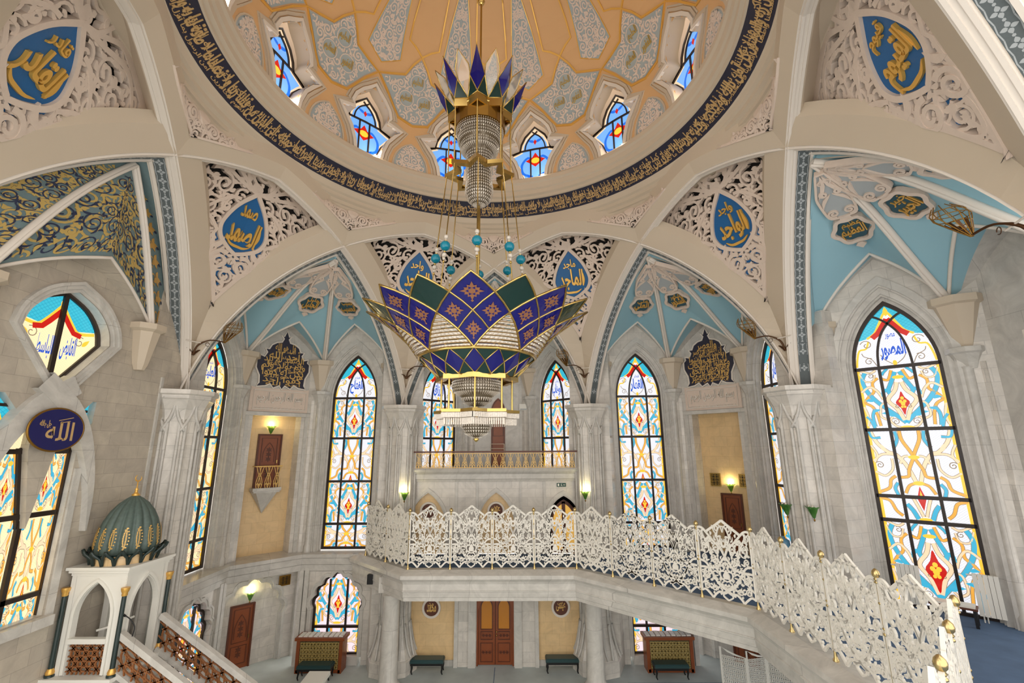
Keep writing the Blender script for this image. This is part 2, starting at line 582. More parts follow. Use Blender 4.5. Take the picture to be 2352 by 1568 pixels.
# ================================================================== crossing arch ribs
RA, RB, RR, RD = -1.407, 5.345, 8.798, 7.03          # arc centre, radius, plane distance
def rib_local(s, n, h):
    """point of a rib: s along its span, n toward the centre, h up off the arch line"""
    a = abs(s)
    z = RB + sqrt(max(RR * RR - (a - RA) ** 2, 0.01))
    nx, nz = (a - RA) / RR, (z - RB) / RR
    k = min(1.0, a / 0.35)                               # soften the fold of the normal at the crown
    nx *= k
    l = hypot(nx, nz)
    return ((1 if s >= 0 else -1) * (a + nx / l * h), RD - n, z + nz / l * h)
def turn(p, deg):
    a = R(deg)
    return (p[0] * cos(a) + p[1] * sin(a), -p[0] * sin(a) + p[1] * cos(a), p[2])
XS = 2.912                                              # where two ribs cross
def rib_mesh():
    mb = MB()
    bead = [(-.10, .04), (-.10, 0), (-.04, 0), (-.04, .02), (.04, .02), (.04, 0), (.10, 0), (.10, .05), (.14, .05)]
    S = lambda a, b, n: [a + (b - a) * i / n for i in range(n + 1)]
    full = S(-7.09, 7.09, 72)
    def sweep(sec, ss, m, trim=0):
        rows = [[rib_local(s, n, h) for s in ss] for n, h in sec]
        if trim:                                         # stop at the mitre plane over the pier
            rows = [[(x - trim * max(0, (trim * x - y) / 2), y + max(0, (trim * x - y) / 2), z) for x, y, z in r] for r in rows]
        mb.grid(rows, m, False, False)
    sweep(bead, full, 'plaster_white')
    sweep([(.14, .05), (.36, .40), (.36, .9)], S(-XS, XS, 30), 'plaster')
    sweep([(-.10, .04), (-.14, .05), (-.50, .60), (-.5, .9)], S(-XS, XS, 30), 'plaster')
    for sg in (-1, 1):
        ss = S(sg * XS, sg * 7.09, 22)
        sweep([(.14, .05), (.50, .60), (.5, .9)], ss, 'plaster', sg)
        sweep([(-.10, .04), (-.13, .05), (-.14, .03)], ss, 'plaster_white')
        sweep([(-.14, .03), (-.40, .03)], ss, 'strip_gray')
        sweep([(-.40, .03), (-.40, -.02), (-.47, -.02), (-.47, .05), (-.53, .05), (-.54, .3)], ss, 'plaster_white')
        # small quatrefoils painted along the strip
        d = 0.24
        k = 0
        a = XS + 0.2
        while a < 7.0:
            dz = hypot(1, (a - RA) / sqrt(max(RR * RR - (a - RA) ** 2, 0.3)))
            fm = lambda x, y, h, a=a, dz=dz: rib_local(sg * (a + x / dz), -.27 + y, .03 - h)
            for q in range(4):
                b = q * pi / 2
                mb.blob(leaf(.012 * cos(b), .012 * sin(b), b, .085, .062), fm, .003, .003, 'strip_motif')
            mb.ribbon([(-.12, -.1), (0, -.115), (.12, -.1)], .016, fm, .003, .003, 'strip_motif')
            mb.ribbon([(-.12, .1), (0, .115), (.12, .1)], .016, fm, .003, .003, 'strip_motif')
            mb.blob(circle(.12, 0, .022, n=6), fm, .003, .003, 'strip_motif')
            a += d / dz
            k += 1
    return mb.mesh('arch_rib')
_rm = rib_mesh()
for i, th in enumerate((-157.5, -112.5, -67.5, -22.5, 22.5, 67.5, 112.5, 157.5)):
    struct(MB().obj('trim_%d' % (i + 1), None, Rz(th), _rm), 'white pointed arch rib with a grey patterned soffit')

# ================================================================== curved panels between the ribs
def rib_in_frame(dth, s, n, h):
    return Vector(turn(rib_local(s, n, h), dth))
# pendentive in the frame of its pier: edge on the ribs 45 degrees to either side, top on the rib in front
PE = lambda t: rib_in_frame(45, -(6.05 + (3.62 - 6.05) * t), .50, .60)
PT0 = 2.36
def ptop(w):
    return rib_in_frame(0, PT0 * w, -.50, .60)
_e1 = PE(1)
_corr = ptop(1) - _e1
def pend(w, t):
    r = PE(t) + _corr * t ** 3
    l = Vector((-r.x, r.y, r.z))
    c = l.lerp(r, (w + 1) / 2)
    r1 = ptop(1)
    l1 = Vector((-r1.x, r1.y, r1.z))
    return c + (ptop(w) - l1.lerp(r1, (w + 1) / 2)) * t * t
class Patch:
    """x, y in metres on a patch S(w, t); h lifts off toward the room"""
    def __init__(s, S, H, wfun, flip=1):
        s.S, s.H, s.wf, s.flip = S, H, wfun, flip
    def wt(s, x, y):
        t = y / s.H
        return x / max(s.wf(t), 0.02), t
    def __call__(s, x, y, h):
        w, t = s.wt(x, y)
        w = max(-1.05, min(1.05, w)); t = max(0.0, min(1.02, t))
        p = s.S(w, t)
        e = 0.01
        n = (s.S(w + e, t) - s.S(w - e, t)).cross(s.S(w, min(t + e, 1)) - s.S(w, max(t - e, 0)))
        if n.length < 1e-9:
            n = Vector((0, -1, 0))
        n.normalize()
        return tuple(p + n * (h * s.flip))
    def inside(s, x, y, m=0.06):
        t = y / s.H
        return m * 0.6 < y < s.H - m and abs(x) < s.wf(max(0, min(1, t))) - m
def keep(P, ok):
    """split a polyline where it leaves the allowed area"""
    out, cur = [], []
    for p in P:
        if ok(*p):
            cur.append(p)
        else:
            if len(cur) > 2:
                out.append(cur)
            cur = []
    if len(cur) > 2:
        out.append(cur)
    return out
def len_center(S, n=20):
    return sum((S(0, (i + 1) / n) - S(0, i / n)).length for i in range(n))
PH = len_center(pend)
PEND = Patch(pend, PH, lambda t: (PE(t) + _corr * t ** 3).x, 1)

def scrollwork(mb, F, ok, boxes, m, rmin, rmax, h0, h1, wid, seed, leafl=0.0, nleaf=0, tries=900, gap=0.92):
    """carved scrolls: circles packed into the area, each a spiral with leaves, mirrored left and right"""
    rg = random.Random(seed)
    x1, y0, y1 = boxes
    C = []
    for k in range(tries):
        r = rmin + (rmax - rmin) * (1 - k / tries) ** 1.2
        x, y = rg.uniform(0, x1), rg.uniform(y0, y1)
        if x < r * 0.8:
            x = 0 if rg.random() < 0.15 else r * 0.98
        if not ok(x, y):
            continue
        if all(hypot(x - a, y - b) > (r + c) * gap for a, b, c in C):
            C.append((x, y, r))
    j = 0
    for x, y, r in C:
        a0 = rg.uniform(0, 6.28)
        sg = rg.choice((-1, 1))
        for mx in ((1, -1) if x > 1e-6 else (1,)):
            P = spiral(x, y, r, 1.55, a0, sg, 0.2, 15)
            out = [(x + r * 1.35 * cos(a0 - sg * 0.9), y + r * 1.35 * sin(a0 - sg * 0.9))]
            P = out + P
            if mx < 0:
                P = mir(P)
            for Q in keep(P, ok):
                mb.ribbon(Q, wid, F, h0, h1 + (j % 5) * .0015, m)
            j += 1
            for q in range(4):
                b = a0 + sg * (0.4 + q * 1.7)
                lx, ly = x + r * cos(b), y + r * sin(b)
                lf = leaf(lx, ly, b + sg * 0.9, r * 0.75, wid * 1.7, 0.2 * sg)
                if mx < 0:
                    lf = mir(lf)
                if all(ok(*p) for p in lf):
                    mb.blob(lf, F, h0, h1 + (j % 7) * .0015, m)
                j += 1
    for k in range(nleaf):
        x, y = rg.uniform(0, x1), rg.uniform(y0, y1)
        a = rg.uniform(0, 6.28)
        lf = leaf(x, y, a, leafl * rg.uniform(.7, 1.3), leafl * .42, rg.uniform(-.3, .3))
        if all(ok(*p) for p in lf):
            mb.blob(lf, F, h0, h1 - .004 - (k % 5) * .0015, m)
            mb.blob(mir(lf)[::-1], F, h0, h1 - .004 - (k % 5) * .0015, m)

# ---- the carved pendentive
CB, CT = PH * 0.44, PH * 0.80                           # blue almond: foot and tip
AH = CT - CB
def almond(k=1.0):
    hw = 0.66 * k
    e = .08 * (k - 1) / .1
    P = [(0, -.05), (.42, .02), (.84, .20), (1.0, .40), (.92, .58), (.68, .78), (.36, .94), (0, 1.06)]
    R_ = cr([(x * hw, CB + y * AH + (e if y > 1 else -e if y < 0 else 0)) for x, y in P], 4)
    return R_ + [(-x, y) for x, y in R_[-2:0:-1]]
def in_almond(x, y, k=1.16):
    u = (y - CB) / AH
    if u < -.1 or u > 1.16:
        return False
    t = (u - .4) / .74 if u > .4 else (.4 - u) / .5
    return abs(x) < 0.66 * k * (1 - max(t, 0) ** 1.7) + .02
def pend_meshes():
    back, blue, lat = MB(), MB(), MB()
    N = 20
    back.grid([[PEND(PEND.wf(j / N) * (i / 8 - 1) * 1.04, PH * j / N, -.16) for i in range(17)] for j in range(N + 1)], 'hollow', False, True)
    # blue ground behind the lower scrolls
    for j in range(24):
        t0, t1 = j / 24 * .62, (j + 1) / 24 * .62
        def hw(t):
            full = PEND.wf(t)
            if t < .10:
                return full * .95
            if t < .22:
                return full * .30
            return min(full * .85, .25 + (t - .22) * 3.4) if t < .52 else .8
        for sg in (1, -1):
            blue.face([PEND(sg * k * hw(t), PH * t, -.05) for k, t in ((0, t0), (1, t0), (1, t1), (0, t1))], 'cartouche_blue')
    P = almond(1.02)
    c = (0, CB + .42 * AH)
    for a, b in zip(P, P[1:] + P[:1]):
        for k in range(4):
            q = lambda p, s: (c[0] + (p[0] - c[0]) * s, c[1] + (p[1] - c[1]) * s)
            blue.face([PEND(*q(a, k / 4), -.015), PEND(*q(a, (k + 1) / 4), -.015), PEND(*q(b, (k + 1) / 4), -.015), PEND(*q(b, k / 4), -.015)], 'cartouche_blue')
    h0, h1 = -.10, .03
    F = PEND
    ok0 = lambda x, y: F.inside(x, y, .03)
    ok = lambda x, y: F.inside(x, y, .05) and not in_almond(x, y)
    # rim
    edge = [(F.wf(j / 30) - .05, PH * j / 30) for j in range(31)]
    lat.ribbon(edge, .12, F, h0, h1 + .01, 'carved')
    lat.ribbon(mir(edge), .12, F, h0, h1 + .01, 'carved')
    lat.ribbon([(F.wf(1) * (i / 10 - 1), PH - .06) for i in range(21)], .2, F, h0, h1 + .01, 'carved')
    lat.ribbon(almond(1.1), .12, F, h0, h1 + .02, 'carved', True)
    # interlaced broad bands
    bands = [[(.0, CT + .16), (.32, CT + .36), (.75, CT + .68), (1.2, PH)], [(0, CT + .16), (-.3, CT + .36), (-.55, PH)],
             [(.40, CT - .10), (.7, CT - .12), (1.1, CT - .35), (1.45, CT - .75), (1.5, CB + .2), (1.2, CB - .5), (.6, CB - 1.1), (0, CB - 1.75), (-.5, CB - 2.3)],
             [(.78, CB + .5), (1.15, CB + .9), (1.7, CB + 1.1), (2.3, CB + 1.5)],
             [(.78, CB + .55), (.98, CB + .1), (1.3, CB - .1), (1.75, CB + .1), (2.2, CB + .75), (2.35, CT + .1), (2.0, CT + .55), (1.4, CT + .7), (.6, CT + .38), (.1, CT + .2)],
             [(1.25, CB - 1.2), (.8, CB - .7), (.72, CB - .1), (.85, CB + .4)],
             [(0, CB - .3), (.35, CB - .75), (.2, CB - 1.3), (0, CB - 1.5)]]
    for i, b in enumerate(bands):
        for Q0 in (cr(b, 7), mir(cr(b, 7))):
            for Q in keep(Q0, ok0):
                lat.ribbon(Q, .095, F, h0, h1 + .012 + .002 * (i % 4), 'carved')
    # two great scrolls and leaves under the almond
    for sg in (1, -1):
        P = spiral(.40, CB - .48, .36, 1.7, 2.2, -1, .2, 16)
        lat.ribbon([(x * sg, y) for x, y in P], lambda t: .13 - .05 * t, F, h0, h1 + .025, 'carved')
        for (x, y, a, l, w, b) in ((.80, CB - .05, 2.3, .5, .2, .2), (.75, CB - .1, -.6, .4, .16, -.2), (.1, CB - .9, -1.0, .5, .18, .2), (.62, CB - .85, -.4, .35, .14, .1), (.3, CB - 1.25, -2.0, .4, .15, .1)):
            lf = [(px * sg, py) for px, py in leaf(x, y, a, l, w, b)]
            if all(ok0(*p) for p in lf):
                lat.blob(lf, F, h0, h1 + .02, 'carved')
    scrollwork(lat, F, ok, (2.6, .2, PH - .1), 'carved', .13, .30, h0, h1, .068, 5, .20, 110)
    return back.mesh('hollow_back'), blue.mesh('blue_ground'), lat.mesh('lattice')
_pb, _pg, _pl = pend_meshes()
NAMES = {-112.5: ('القادر', 'upper left corner'), -67.5: ('الصمد', ''), -22.5: ('الواحد', ''), 22.5: ('الماجد', ''), 67.5: ('الواجد', ''), 112.5: ('القيوم', '')}
PLAB = {-112.5: 'carved white lattice panel over the patterned vault, blue shield cut by the left frame edge',
        -67.5: 'carved white lattice panel with blue shield, between the patterned vault and its blue neighbour',
        -22.5: 'carved white lattice panel with blue shield, just left of the hanging chandelier bowl',
        22.5: 'carved white lattice panel with blue shield, just right of the hanging chandelier bowl',
        67.5: 'carved white lattice panel with blue shield, left of the big right-hand blue vault',
        112.5: 'carved white lattice panel with large blue shield in the upper right corner'}
for az, (w, _) in NAMES.items():
    M = Rz(az)
    r = root('carved_spandrel', PLAB[az], 'carved panel', M, 'carved lattice panels under the dome')
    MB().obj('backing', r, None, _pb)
    MB().obj('blue_ground', r, None, _pg)['label'] = 'blue shield and blue ground'
    MB().obj('lattice', r, None, _pl)
    tb = MB()
    put_text(tb, w, 0, CB + .40 * AH, .92, .50 * AH, PEND, -.01, .05, 'gold_bright', bold=.025)
    put_text(tb, w[2:], -.03, CB + .76 * AH, .44, .22 * AH, PEND, -.01, .04, 'gold_bright', bold=.015)
    tb.ribbon(cr([(.34, CB + .16 * AH), (.1, CB + .07 * AH), (-.22, CB + .09 * AH), (-.40, CB + .20 * AH)], 4), lambda t: .08 * sin(pi * t) + .01, PEND, -.01, .04, 'gold_bright')
    tb.ribbon(cr([(.42, CB + .62 * AH), (.48, CB + .42 * AH), (.44, CB + .25 * AH)], 4), lambda t: .06 * sin(pi * t) + .01, PEND, -.01, .04, 'gold_bright')
    tb.obj('calligraphy', r)['label'] = 'gold calligraphy'

# ---- small carved triangles between ribs and ring (frame of a bay)
def tri_mesh():
    mb = MB()
    V = rib_in_frame(22.5, -XS + .42, .36, .42)
    V = Vector((0, V.y, V.z - .02))
    Tp = rib_in_frame(22.5, -.95, .36, .40)
    def S(w, t):
        a = V.lerp(Tp, t)
        l = Vector((-a.x, a.y, a.z))
        c = l.lerp(a, (w + 1) / 2)
        top = Vector((0, 6.98, 14.22))
        return c + (top - Vector((0, Tp.y, Tp.z))) * (t * t) * (1 - w * w)
    H = (S(0, 1) - S(0, 0)).length
    F = Patch(S, H, lambda t: max(Tp.x * t, .03))
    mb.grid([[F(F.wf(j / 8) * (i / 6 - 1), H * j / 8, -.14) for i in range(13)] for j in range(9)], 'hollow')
    ok = lambda x, y: 0.03 < y < H - .02 and abs(x) < F.wf(y / H) - .03
    e = [(F.wf(j / 12) - .03, H * j / 12) for j in range(13)]
    mb.ribbon(e, .07, F, -.1, .02, 'carved'); mb.ribbon(mir(e), .07, F, -.1, .02, 'carved')
    mb.blob([(0, H * .55), (.17, H * .75), (.2, H * .92), (.08, H), (-.08, H), (-.2, H * .92), (-.17, H * .75)], F, -.1, .05, 'carved')
    for x in (.38, .95):
        for sg in (1, -1):
            mb.ribbon([(sg * a, b) for a, b in spiral(x, H * (.62 if x < .5 else .78), .2 if x < .5 else .15, 1.8, 3.3, -1, .2)], .06, F, -.1, .03, 'carved')
    scrollwork(mb, F, ok, (2.0, .05, H), 'carved', .07, .15, -.1, 0, .042, 3, .13, 45, 500)
    return mb.mesh('carved_triangle')
_tm = tri_mesh()
TL = {-90: 'far left of five', -45: 'second from the left', 0: 'middle one, behind the chandelier rods', 45: 'second from the right', 90: 'far right of five'}
for az, l in TL.items():
    o = MB().obj('carved_triangle', None, Rz(az), _tm)
    tag(o, 'small carved white triangle under the dome ring, ' + l, 'carved panel', 'small carved triangles under the ring')

# ================================================================== ring with the long inscription
def ring():
    mb = MB()
    N = 144
    prof1 = [(7.6, 14.3), (7.02, 14.12), (6.98, 14.32), (6.92, 14.34), (6.92, 14.46), (6.82, 14.50), (6.82, 14.62), (6.74, 14.66), (6.70, 14.80), (6.66, 14.84)]
    prof2 = [(6.20, 15.27), (6.15, 15.28), (6.15, 15.38), (6.06, 15.42), (6.06, 15.58), (6.0, 15.62), (5.98, 15.80), (5.92, 15.86), (5.92, 16.0), (5.97, 16.07), (6.9, 16.07)]
    mb.lathe(prof1, 'plaster', N, cap=False, smooth=False)
    mb.lathe(prof2, 'plaster', N, cap=False, smooth=False)
    return mb.obj('trim_9')
rg_ = struct(ring(), 'white moulded ring carrying the dome')
BR0, BZ0, BR1, BZ1 = 6.66, 14.84, 6.20, 15.27
BL = hypot(BR1 - BR0, BZ1 - BZ0)
def bandmap(x, y, h):
    t = y / BL
    nr, nz = -(BZ1 - BZ0) / BL, (BR1 - BR0) / BL
    r = BR0 + (BR1 - BR0) * t + nr * h
    z = BZ0 + (BZ1 - BZ0) * t + nz * h
    a = x / 6.43
    return (r * sin(a), r * cos(a), z)
fb = MB()
fb.grid([[bandmap(6.43 * 2 * pi * i / 144, y, .0) for i in range(145)] for y in (0, BL)], 'navy_band')
fr = tag(fb.obj('inscription_band'), 'dark navy band of gold Arabic script around the dome base', 'inscription')
AYA = ['آمن الرسول بما أنزل إليه من ربه والمؤمنون', 'كل آمن بالله وملائكته وكتبه ورسله', 'لا نفرق بين أحد من رسله وقالوا سمعنا وأطعنا',
       'غفرانك ربنا وإليك المصير لا يكلف الله نفسا إلا وسعها', 'لها ما كسبت وعليها ما اكتسبت ربنا لا تؤاخذنا', 'إن نسينا أو أخطأنا ربنا ولا تحمل علينا إصرا',
       'كما حملته على الذين من قبلنا ربنا ولا تحملنا', 'ما لا طاقة لنا به واعف عنا واغفر لنا وارحمنا', 'أنت مولانا فانصرنا على القوم الكافرين']
ft = MB()
pos = 6.43 * R(130)
NL = 8
for i in range(NL):
    w = 6.43 * R(260) / NL
    x = pos - w * (i + .5)
    put_text(ft, AYA[i], x, BL * .53, w * .99, BL * .82, bandmap, .0, .02, 'script_gold', bold=.022)
    put_text(ft, AYA[(i + 4) % 9], x - .5, BL * .66, w * .96, BL * .44, bandmap, .0, .015, 'script_gold', bold=.012)
    put_text(ft, AYA[(i + 2) % 9], x + .3, BL * .22, w * .96, BL * .30, bandmap, .0, .015, 'script_gold', bold=.004)
fo = ft.obj('calligraphy', fr)
fo['label'] = 'gold script'

# ================================================================== dome
DR, DZ = 6.117, 17.05
def dm(x, v, h):
    a = x / DR
    if v < 0:
        r, z = DR - h, DZ + v
    else:
        p = v / DR
        r, z = (DR - h) * cos(p), DZ + (DR - h) * sin(p)
    return (r * sin(a), r * cos(a), z)
def zv(z):
    return z - DZ if z < DZ else DR * math.asin(min(1, (z - DZ) / DR))
DG = DR * pi / 180
def dpt(deg, z):
    return (deg * DG, zv(z))
# opening of a dome window (half outline), x in metres from its axis, v from the springing
WOP = [(.44, -1.0), (.50, -.6), (.66, -.15), (.92, .22), (1.16, .44), (.62, .58), (.70, .82), (.62, 1.08), (.40, 1.36), (.16, 1.56), (0, 1.72)]
def wop(off=0.0):
    """outline grown outward by off"""
    P = WOP
    Q = []
    for i, (x, v) in enumerate(P):
        a, b = P[max(i - 1, 0)], P[min(i + 1, len(P) - 1)]
        dx, dy = b[0] - a[0], b[1] - a[1]
        l = hypot(dx, dy)
        nx, ny = dy / l, -dx / l
        if i == len(P) - 1:
            nx, ny = 0, 1.25
        if i == 0:
            nx, ny = 1, 0
        if i == 4:
            nx, ny = 1.0, .25
        Q.append((max(0, x + nx * off), v + ny * off))
    return Q + [(-x, v) for x, v in Q[-2::-1]]
def in_wop(x, v):
    x = abs(x)
    if v > 1.72:
        return False
    L_ = WOP
    c = False
    P = [(0, -1.0)] + L_
    j = len(P) - 1
    for i in range(len(P)):
        if (P[i][1] > v) != (P[j][1] > v) and x < (P[j][0] - P[i][0]) * (v - P[i][1]) / (P[j][1] - P[i][1]) + P[i][0]:
            c = not c
        j = i
    return c
def dome_shell():
    mb = MB()
    n = 20                                              # columns per 30 degrees
    W = 30 * DG
    vs = [-1.0 + i * .09 for i in range(32)]
    vs += [vs[-1] + (DR * pi / 2 - .02 - vs[-1]) * (i + 1) / 14 for i in range(14)]
    for kx in range(12):
        for i in range(n):
            x0, x1 = (kx - .5) * W + W * i / n, (kx - .5) * W + W * (i + 1) / n
            xc = (x0 + x1) / 2 - kx * W
            for a, b in zip(vs, vs[1:]):
                if in_wop(xc, (a + b) / 2):
                    continue
                off = 15 * DG
                mb.face([dm(x0 + off, a, 0), dm(x1 + off, a, 0), dm(x1 + off, b, 0), dm(x0 + off, b, 0)], 'dome_tan', True)
    return mb
dome = struct(dome_shell().obj('ceiling'), 'tan painted dome')
def sector_trim():
    """mouldings round one dome window and one lunette"""
    mb = MB()
    a = wop(-.02)
    mb.grid([[dm(x, v, .06) for x, v in a], [dm(x, v, -.5) for x, v in a]], 'plaster')          # reveal
    for off, w, h in ((.05, .12, .08), (.19, .10, .05), (.29, .06, .025)):
        mb.ribbon(wop(off), w, dm, -.03, h, 'plaster_white' if off < .1 else 'plaster')
    # blind wall of the niche behind the glass
    o = [(1.75, -1.0), (1.75, 2.8), (-1.75, 2.8), (-1.75, -1.0)]
    mb.face([(x, 6.64, DZ + v) for x, v in o], 'plaster')
    return mb
def sector_art():
    """lunette panel, shield, tapering panel and gold lines of one 30 degree sector, shield axis at x = 0"""
    blue, scr, gold, med = MB(), MB(), MB(), MB()
    def fan(mb, P, h, m, k=3):
        c = (sum(p[0] for p in P) / len(P), sum(p[1] for p in P) / len(P))
        for a, b in zip(P, P[1:] + P[:1]):
            for i in range(k):
                q = lambda p, s: (c[0] + (p[0] - c[0]) * s, c[1] + (p[1] - c[1]) * s)
                mb.face([dm(*q(a, i / k), h), dm(*q(a, (i + 1) / k), h), dm(*q(b, (i + 1) / k), h), dm(*q(b, i / k), h)], m)
    lun = [(.62, -1.0)] + [(x, z) for x, z in parch(.62, -.9, .12, 6)] + [(-.62, -1.0)]
    fan(blue, lun, .012, 'dome_blue')
    scr.ribbon([(x * 1.06, v + .02) for x, v in lun], .05, dm, 0, .03, 'plaster')
    H = [(0, 20.31), (3, 20.0), (5.3, 19.63), (10.3, 19.46), (15, 19.28), (11, 18.87), (7.7, 18.4), (5.5, 18.08), (0, 17.93)]
    half = [dpt(*p) for p in H]
    sh = half + [(-x, v) for x, v in half[-2:0:-1]]
    c0 = (0, zv(19.05))
    shin = [(c0[0] + (x - c0[0]) * .93, c0[1] + (v - c0[1]) * .93) for x, v in sh]
    fan(blue, shin, .012, 'dome_blue')
    gold.ribbon(sh, .065, dm, 0, .035, 'gold_bright', True)
    # tapering blue panel on the window axis (x = 15 deg) and tan one above the shield
    tp = [(0, 19.61), (6.8, 19.96), (6.0, 20.6), (5.0, 21.2), (2.6, 21.95), (1.2, 22.6)]
    tph = [dpt(*p) for p in tp]
    tpp = [(x + 15 * DG, v) for x, v in tph + [(-x, v) for x, v in tph[:0:-1]]]
    fan(blue, tpp, .012, 'dome_blue', 4)
    gold.ribbon(tpp, .04, dm, 0, .02, 'gold_bright', True)
    for sg in (1, -1):
        gold.ribbon([(sg * x, v) for x, v in (dpt(0, 20.31), dpt(3.4, 20.52), dpt(6.6, 20.63), dpt(6.9, 21.1), dpt(7.2, 21.9), dpt(8, 22.7))], .065, dm, 0, .035, 'gold_bright')
    # scrolls
    def inpoly(P, x, y):
        c = False
        j = len(P) - 1
        for i in range(len(P)):
            if (P[i][1] > y) != (P[j][1] > y) and x < (P[j][0] - P[i][0]) * (y - P[i][1]) / (P[j][1] - P[i][1]) + P[i][0]:
                c = not c
            j = i
        return c
    mds = [(0, zv(19.5)), (-.37, zv(18.86)), (.37, zv(18.86))]
    ring_ok = lambda x, y: all(hypot(x - a, y - b) > .31 for a, b in mds)
    scrollwork(scr, dm, lambda x, y: inpoly(shin, x * 1.06, y) and ring_ok(x, y), (1.5, zv(17.95), zv(20.3)), 'dome_scroll', .09, .2, 0, .035, .045, 11, .16, 50, 500)
    for a, b in mds:
        scr.ribbon(circle(a, b, .29, n=18), .03, dm, 0, .03, 'dome_scroll', True)
    scrollwork(scr, dm, lambda x, y: inpoly([(x * .9, v) for x, v in lun], x, y), (.6, -.98, .1), 'dome_scroll', .07, .16, 0, .04, .04, 12, .14, 40, 300)
    tpl = [(x - 15 * DG, v) for x, v in tpp]
    v0, v1 = zv(19.65), zv(22.5)
    scrollwork(scr, lambda x, y, h: dm(x + 15 * DG, y, h), lambda x, y: inpoly(tpl, x * 1.12, y), (.75, v0, v1), 'dome_scroll', .06, .2, 0, .035, .045, 13, .15, 40, 600)
    for i, (a, b) in enumerate(mds):
        put_text(med, ('الحليم', 'العظيم', 'الغفور')[i], a, b, .44, .40, dm, .01, .04, 'gold_paint', bold=.012)
    return blue.mesh('blue_panels'), scr.mesh('scrollwork'), gold.mesh('gold_lines'), med.mesh('medallion_script')
_dt = sector_trim().mesh('window_surround')
_db, _ds, _dg, _dmed = sector_art()
for k in range(-4, 5):
    M = Rz(30 * k)
    for nm, me in (('blue_panels', _db), ('scrollwork', _ds), ('gold_lines', _dg), ('medallion_script', _dmed)):
        MB().obj(nm, dome, M, me)
for k in range(-4, 4):
    MB().obj('window_surround', dome, Rz(30 * k + 15), _dt)

# unseen cap added above the vaults to block sky light leaking past the ribs
mb = MB()
mb.grid([[(r * sin(R(a)), r * cos(R(a)), z) for a in range(-124, 125, 4)] for r, z in ((7.0, 14.45), (9.0, 13.9), (14.5, 13.2), (14.5, 12.2))], 'plaster')
struct(mb.obj('leak_cap'), 'unseen cap over the bay vaults, added to block sky leaks')
# ================================================================== stained glass windows
WX = 6.1                                                # window axis along its wall
GD, FD = 10.0, 9.6                                      # glass plane and wall face, metres from the centre
Z0, ZT, ZA, HW = 2.1, 8.13, 9.97, 0.93
F0 = flat(0.0)

def leaded(mb, f, Y):
    """mirrored glass band with its lead line"""
    def S(P, w, m, h=.004):
        for sg in (1, -1):
            Q = [(sg * x, Y(y)) for x, y in cr(P, 5)]
            mb.ribbon(Q, w * 1.1 + .022, f, h - .0016, h - .0016, 'g_lead')
            mb.ribbon(Q, w * 1.1, f, h, h, m)
    return S
def diamond_row(mb, f, a, b, red=1.0):
    """row with the red lozenge"""
    H = b - a
    Y = lambda y: a + y * H
    S = leaded(mb, f, Y)
    S([(.12, .95), (.22, .80), (.36, .82)], .05, 'g_orange')
    S([(.44, .84), (.58, .76), (.58, .62), (.70, .55), (.84, .44)], .05, 'g_orange')
    S([(.84, .44), (.68, .38), (.60, .26), (.56, .06)], .05, 'g_orange')
    S([(.86, .38), (.80, .2), (.84, .06)], .04, 'g_cream')
    S([(.0, .10), (.18, .22), (.36, .33), (.56, .46), (.74, .64), (.80, .82), (.70, .95)], .085, 'g_blue')
    S([(.62, .34), (.70, .22), (.68, .05)], .06, 'g_blue')
    S([(.05, .92), (.16, .76), (.26, .62), (.20, .55)], .08, 'g_blue')
    S([(.05, .75), (.12, .62), (.30, .47), (.14, .32), (.03, .14)], .075, 'g_cream', .005)
    S([(.84, .93), (.74, .80), (.56, .80), (.50, .90)], .03, 'g_cream')
    for sg in (1, -1):
        for (x, y, an, l, w) in ((.24, .66, -.9, .3, .1), (.22, .2, .35, .3, .11), (.62, .46, .1, .2, .09), (.5, .32, -.5, .22, .07)):
            mb.blob([(sg * p, q) for p, q in leaf(x, Y(y), an, l, w, .15)], f, .006, .006, 'g_blue')
        for (x, y, r) in ((.22, .12, .09), (.14, .36, .06), (.6, .88, .08)):
            mb.ribbon([(sg * p, q) for p, q in spiral(x, Y(y), r, 1.3, 1.0, 1)], .018, f, .006, .006, 'g_lead')
    S([(.84, .99), (.60, .93), (.46, .97)], .04, 'g_cream', .0055)
    S([(.86, .62), (.66, .70), (.50, .62), (.40, .48)], .045, 'g_cream', .0055)
    S([(.40, .16), (.52, .22), (.48, .38), (.40, .42)], .04, 'g_cream', .0055)
    S([(.06, .02), (.22, .05), (.33, .14), (.26, .20)], .035, 'g_cream', .0055)
    S([(.20, .98), (.30, .92), (.34, .88)], .05, 'g_blue', .0055)
    S([(.84, .22), (.76, .14), (.70, .02)], .05, 'g_blue', .0055)
    k = red
    dia = cr([(0, .60), (.06, .50), (.15, .42), (.06, .33), (0, .22), (-.06, .33), (-.15, .42), (-.06, .50)], 3, True)
    mb.blob([(x * k, Y(.41 + (y - .41) * k)) for x, y in dia], f, .007, .007, 'g_red')
    for (x, y, r) in ((0, .49, .04), (.045, .44, .04), (-.045, .44, .04), (0, .40, .05), (.03, .35, .03), (-.03, .35, .03)):
        mb.blob(circle(x * k, Y(y), r * k, r * k * 1.15, 8), f, .008, .008, 'g_yellow')
    mb.blob(circle(0, Y(.83), .13, .05, 12), f, .008, .008, 'g_yellow')
    mb.blob(circle(0, Y(.03), .15, .045, 12), f, .008, .008, 'g_yellow')
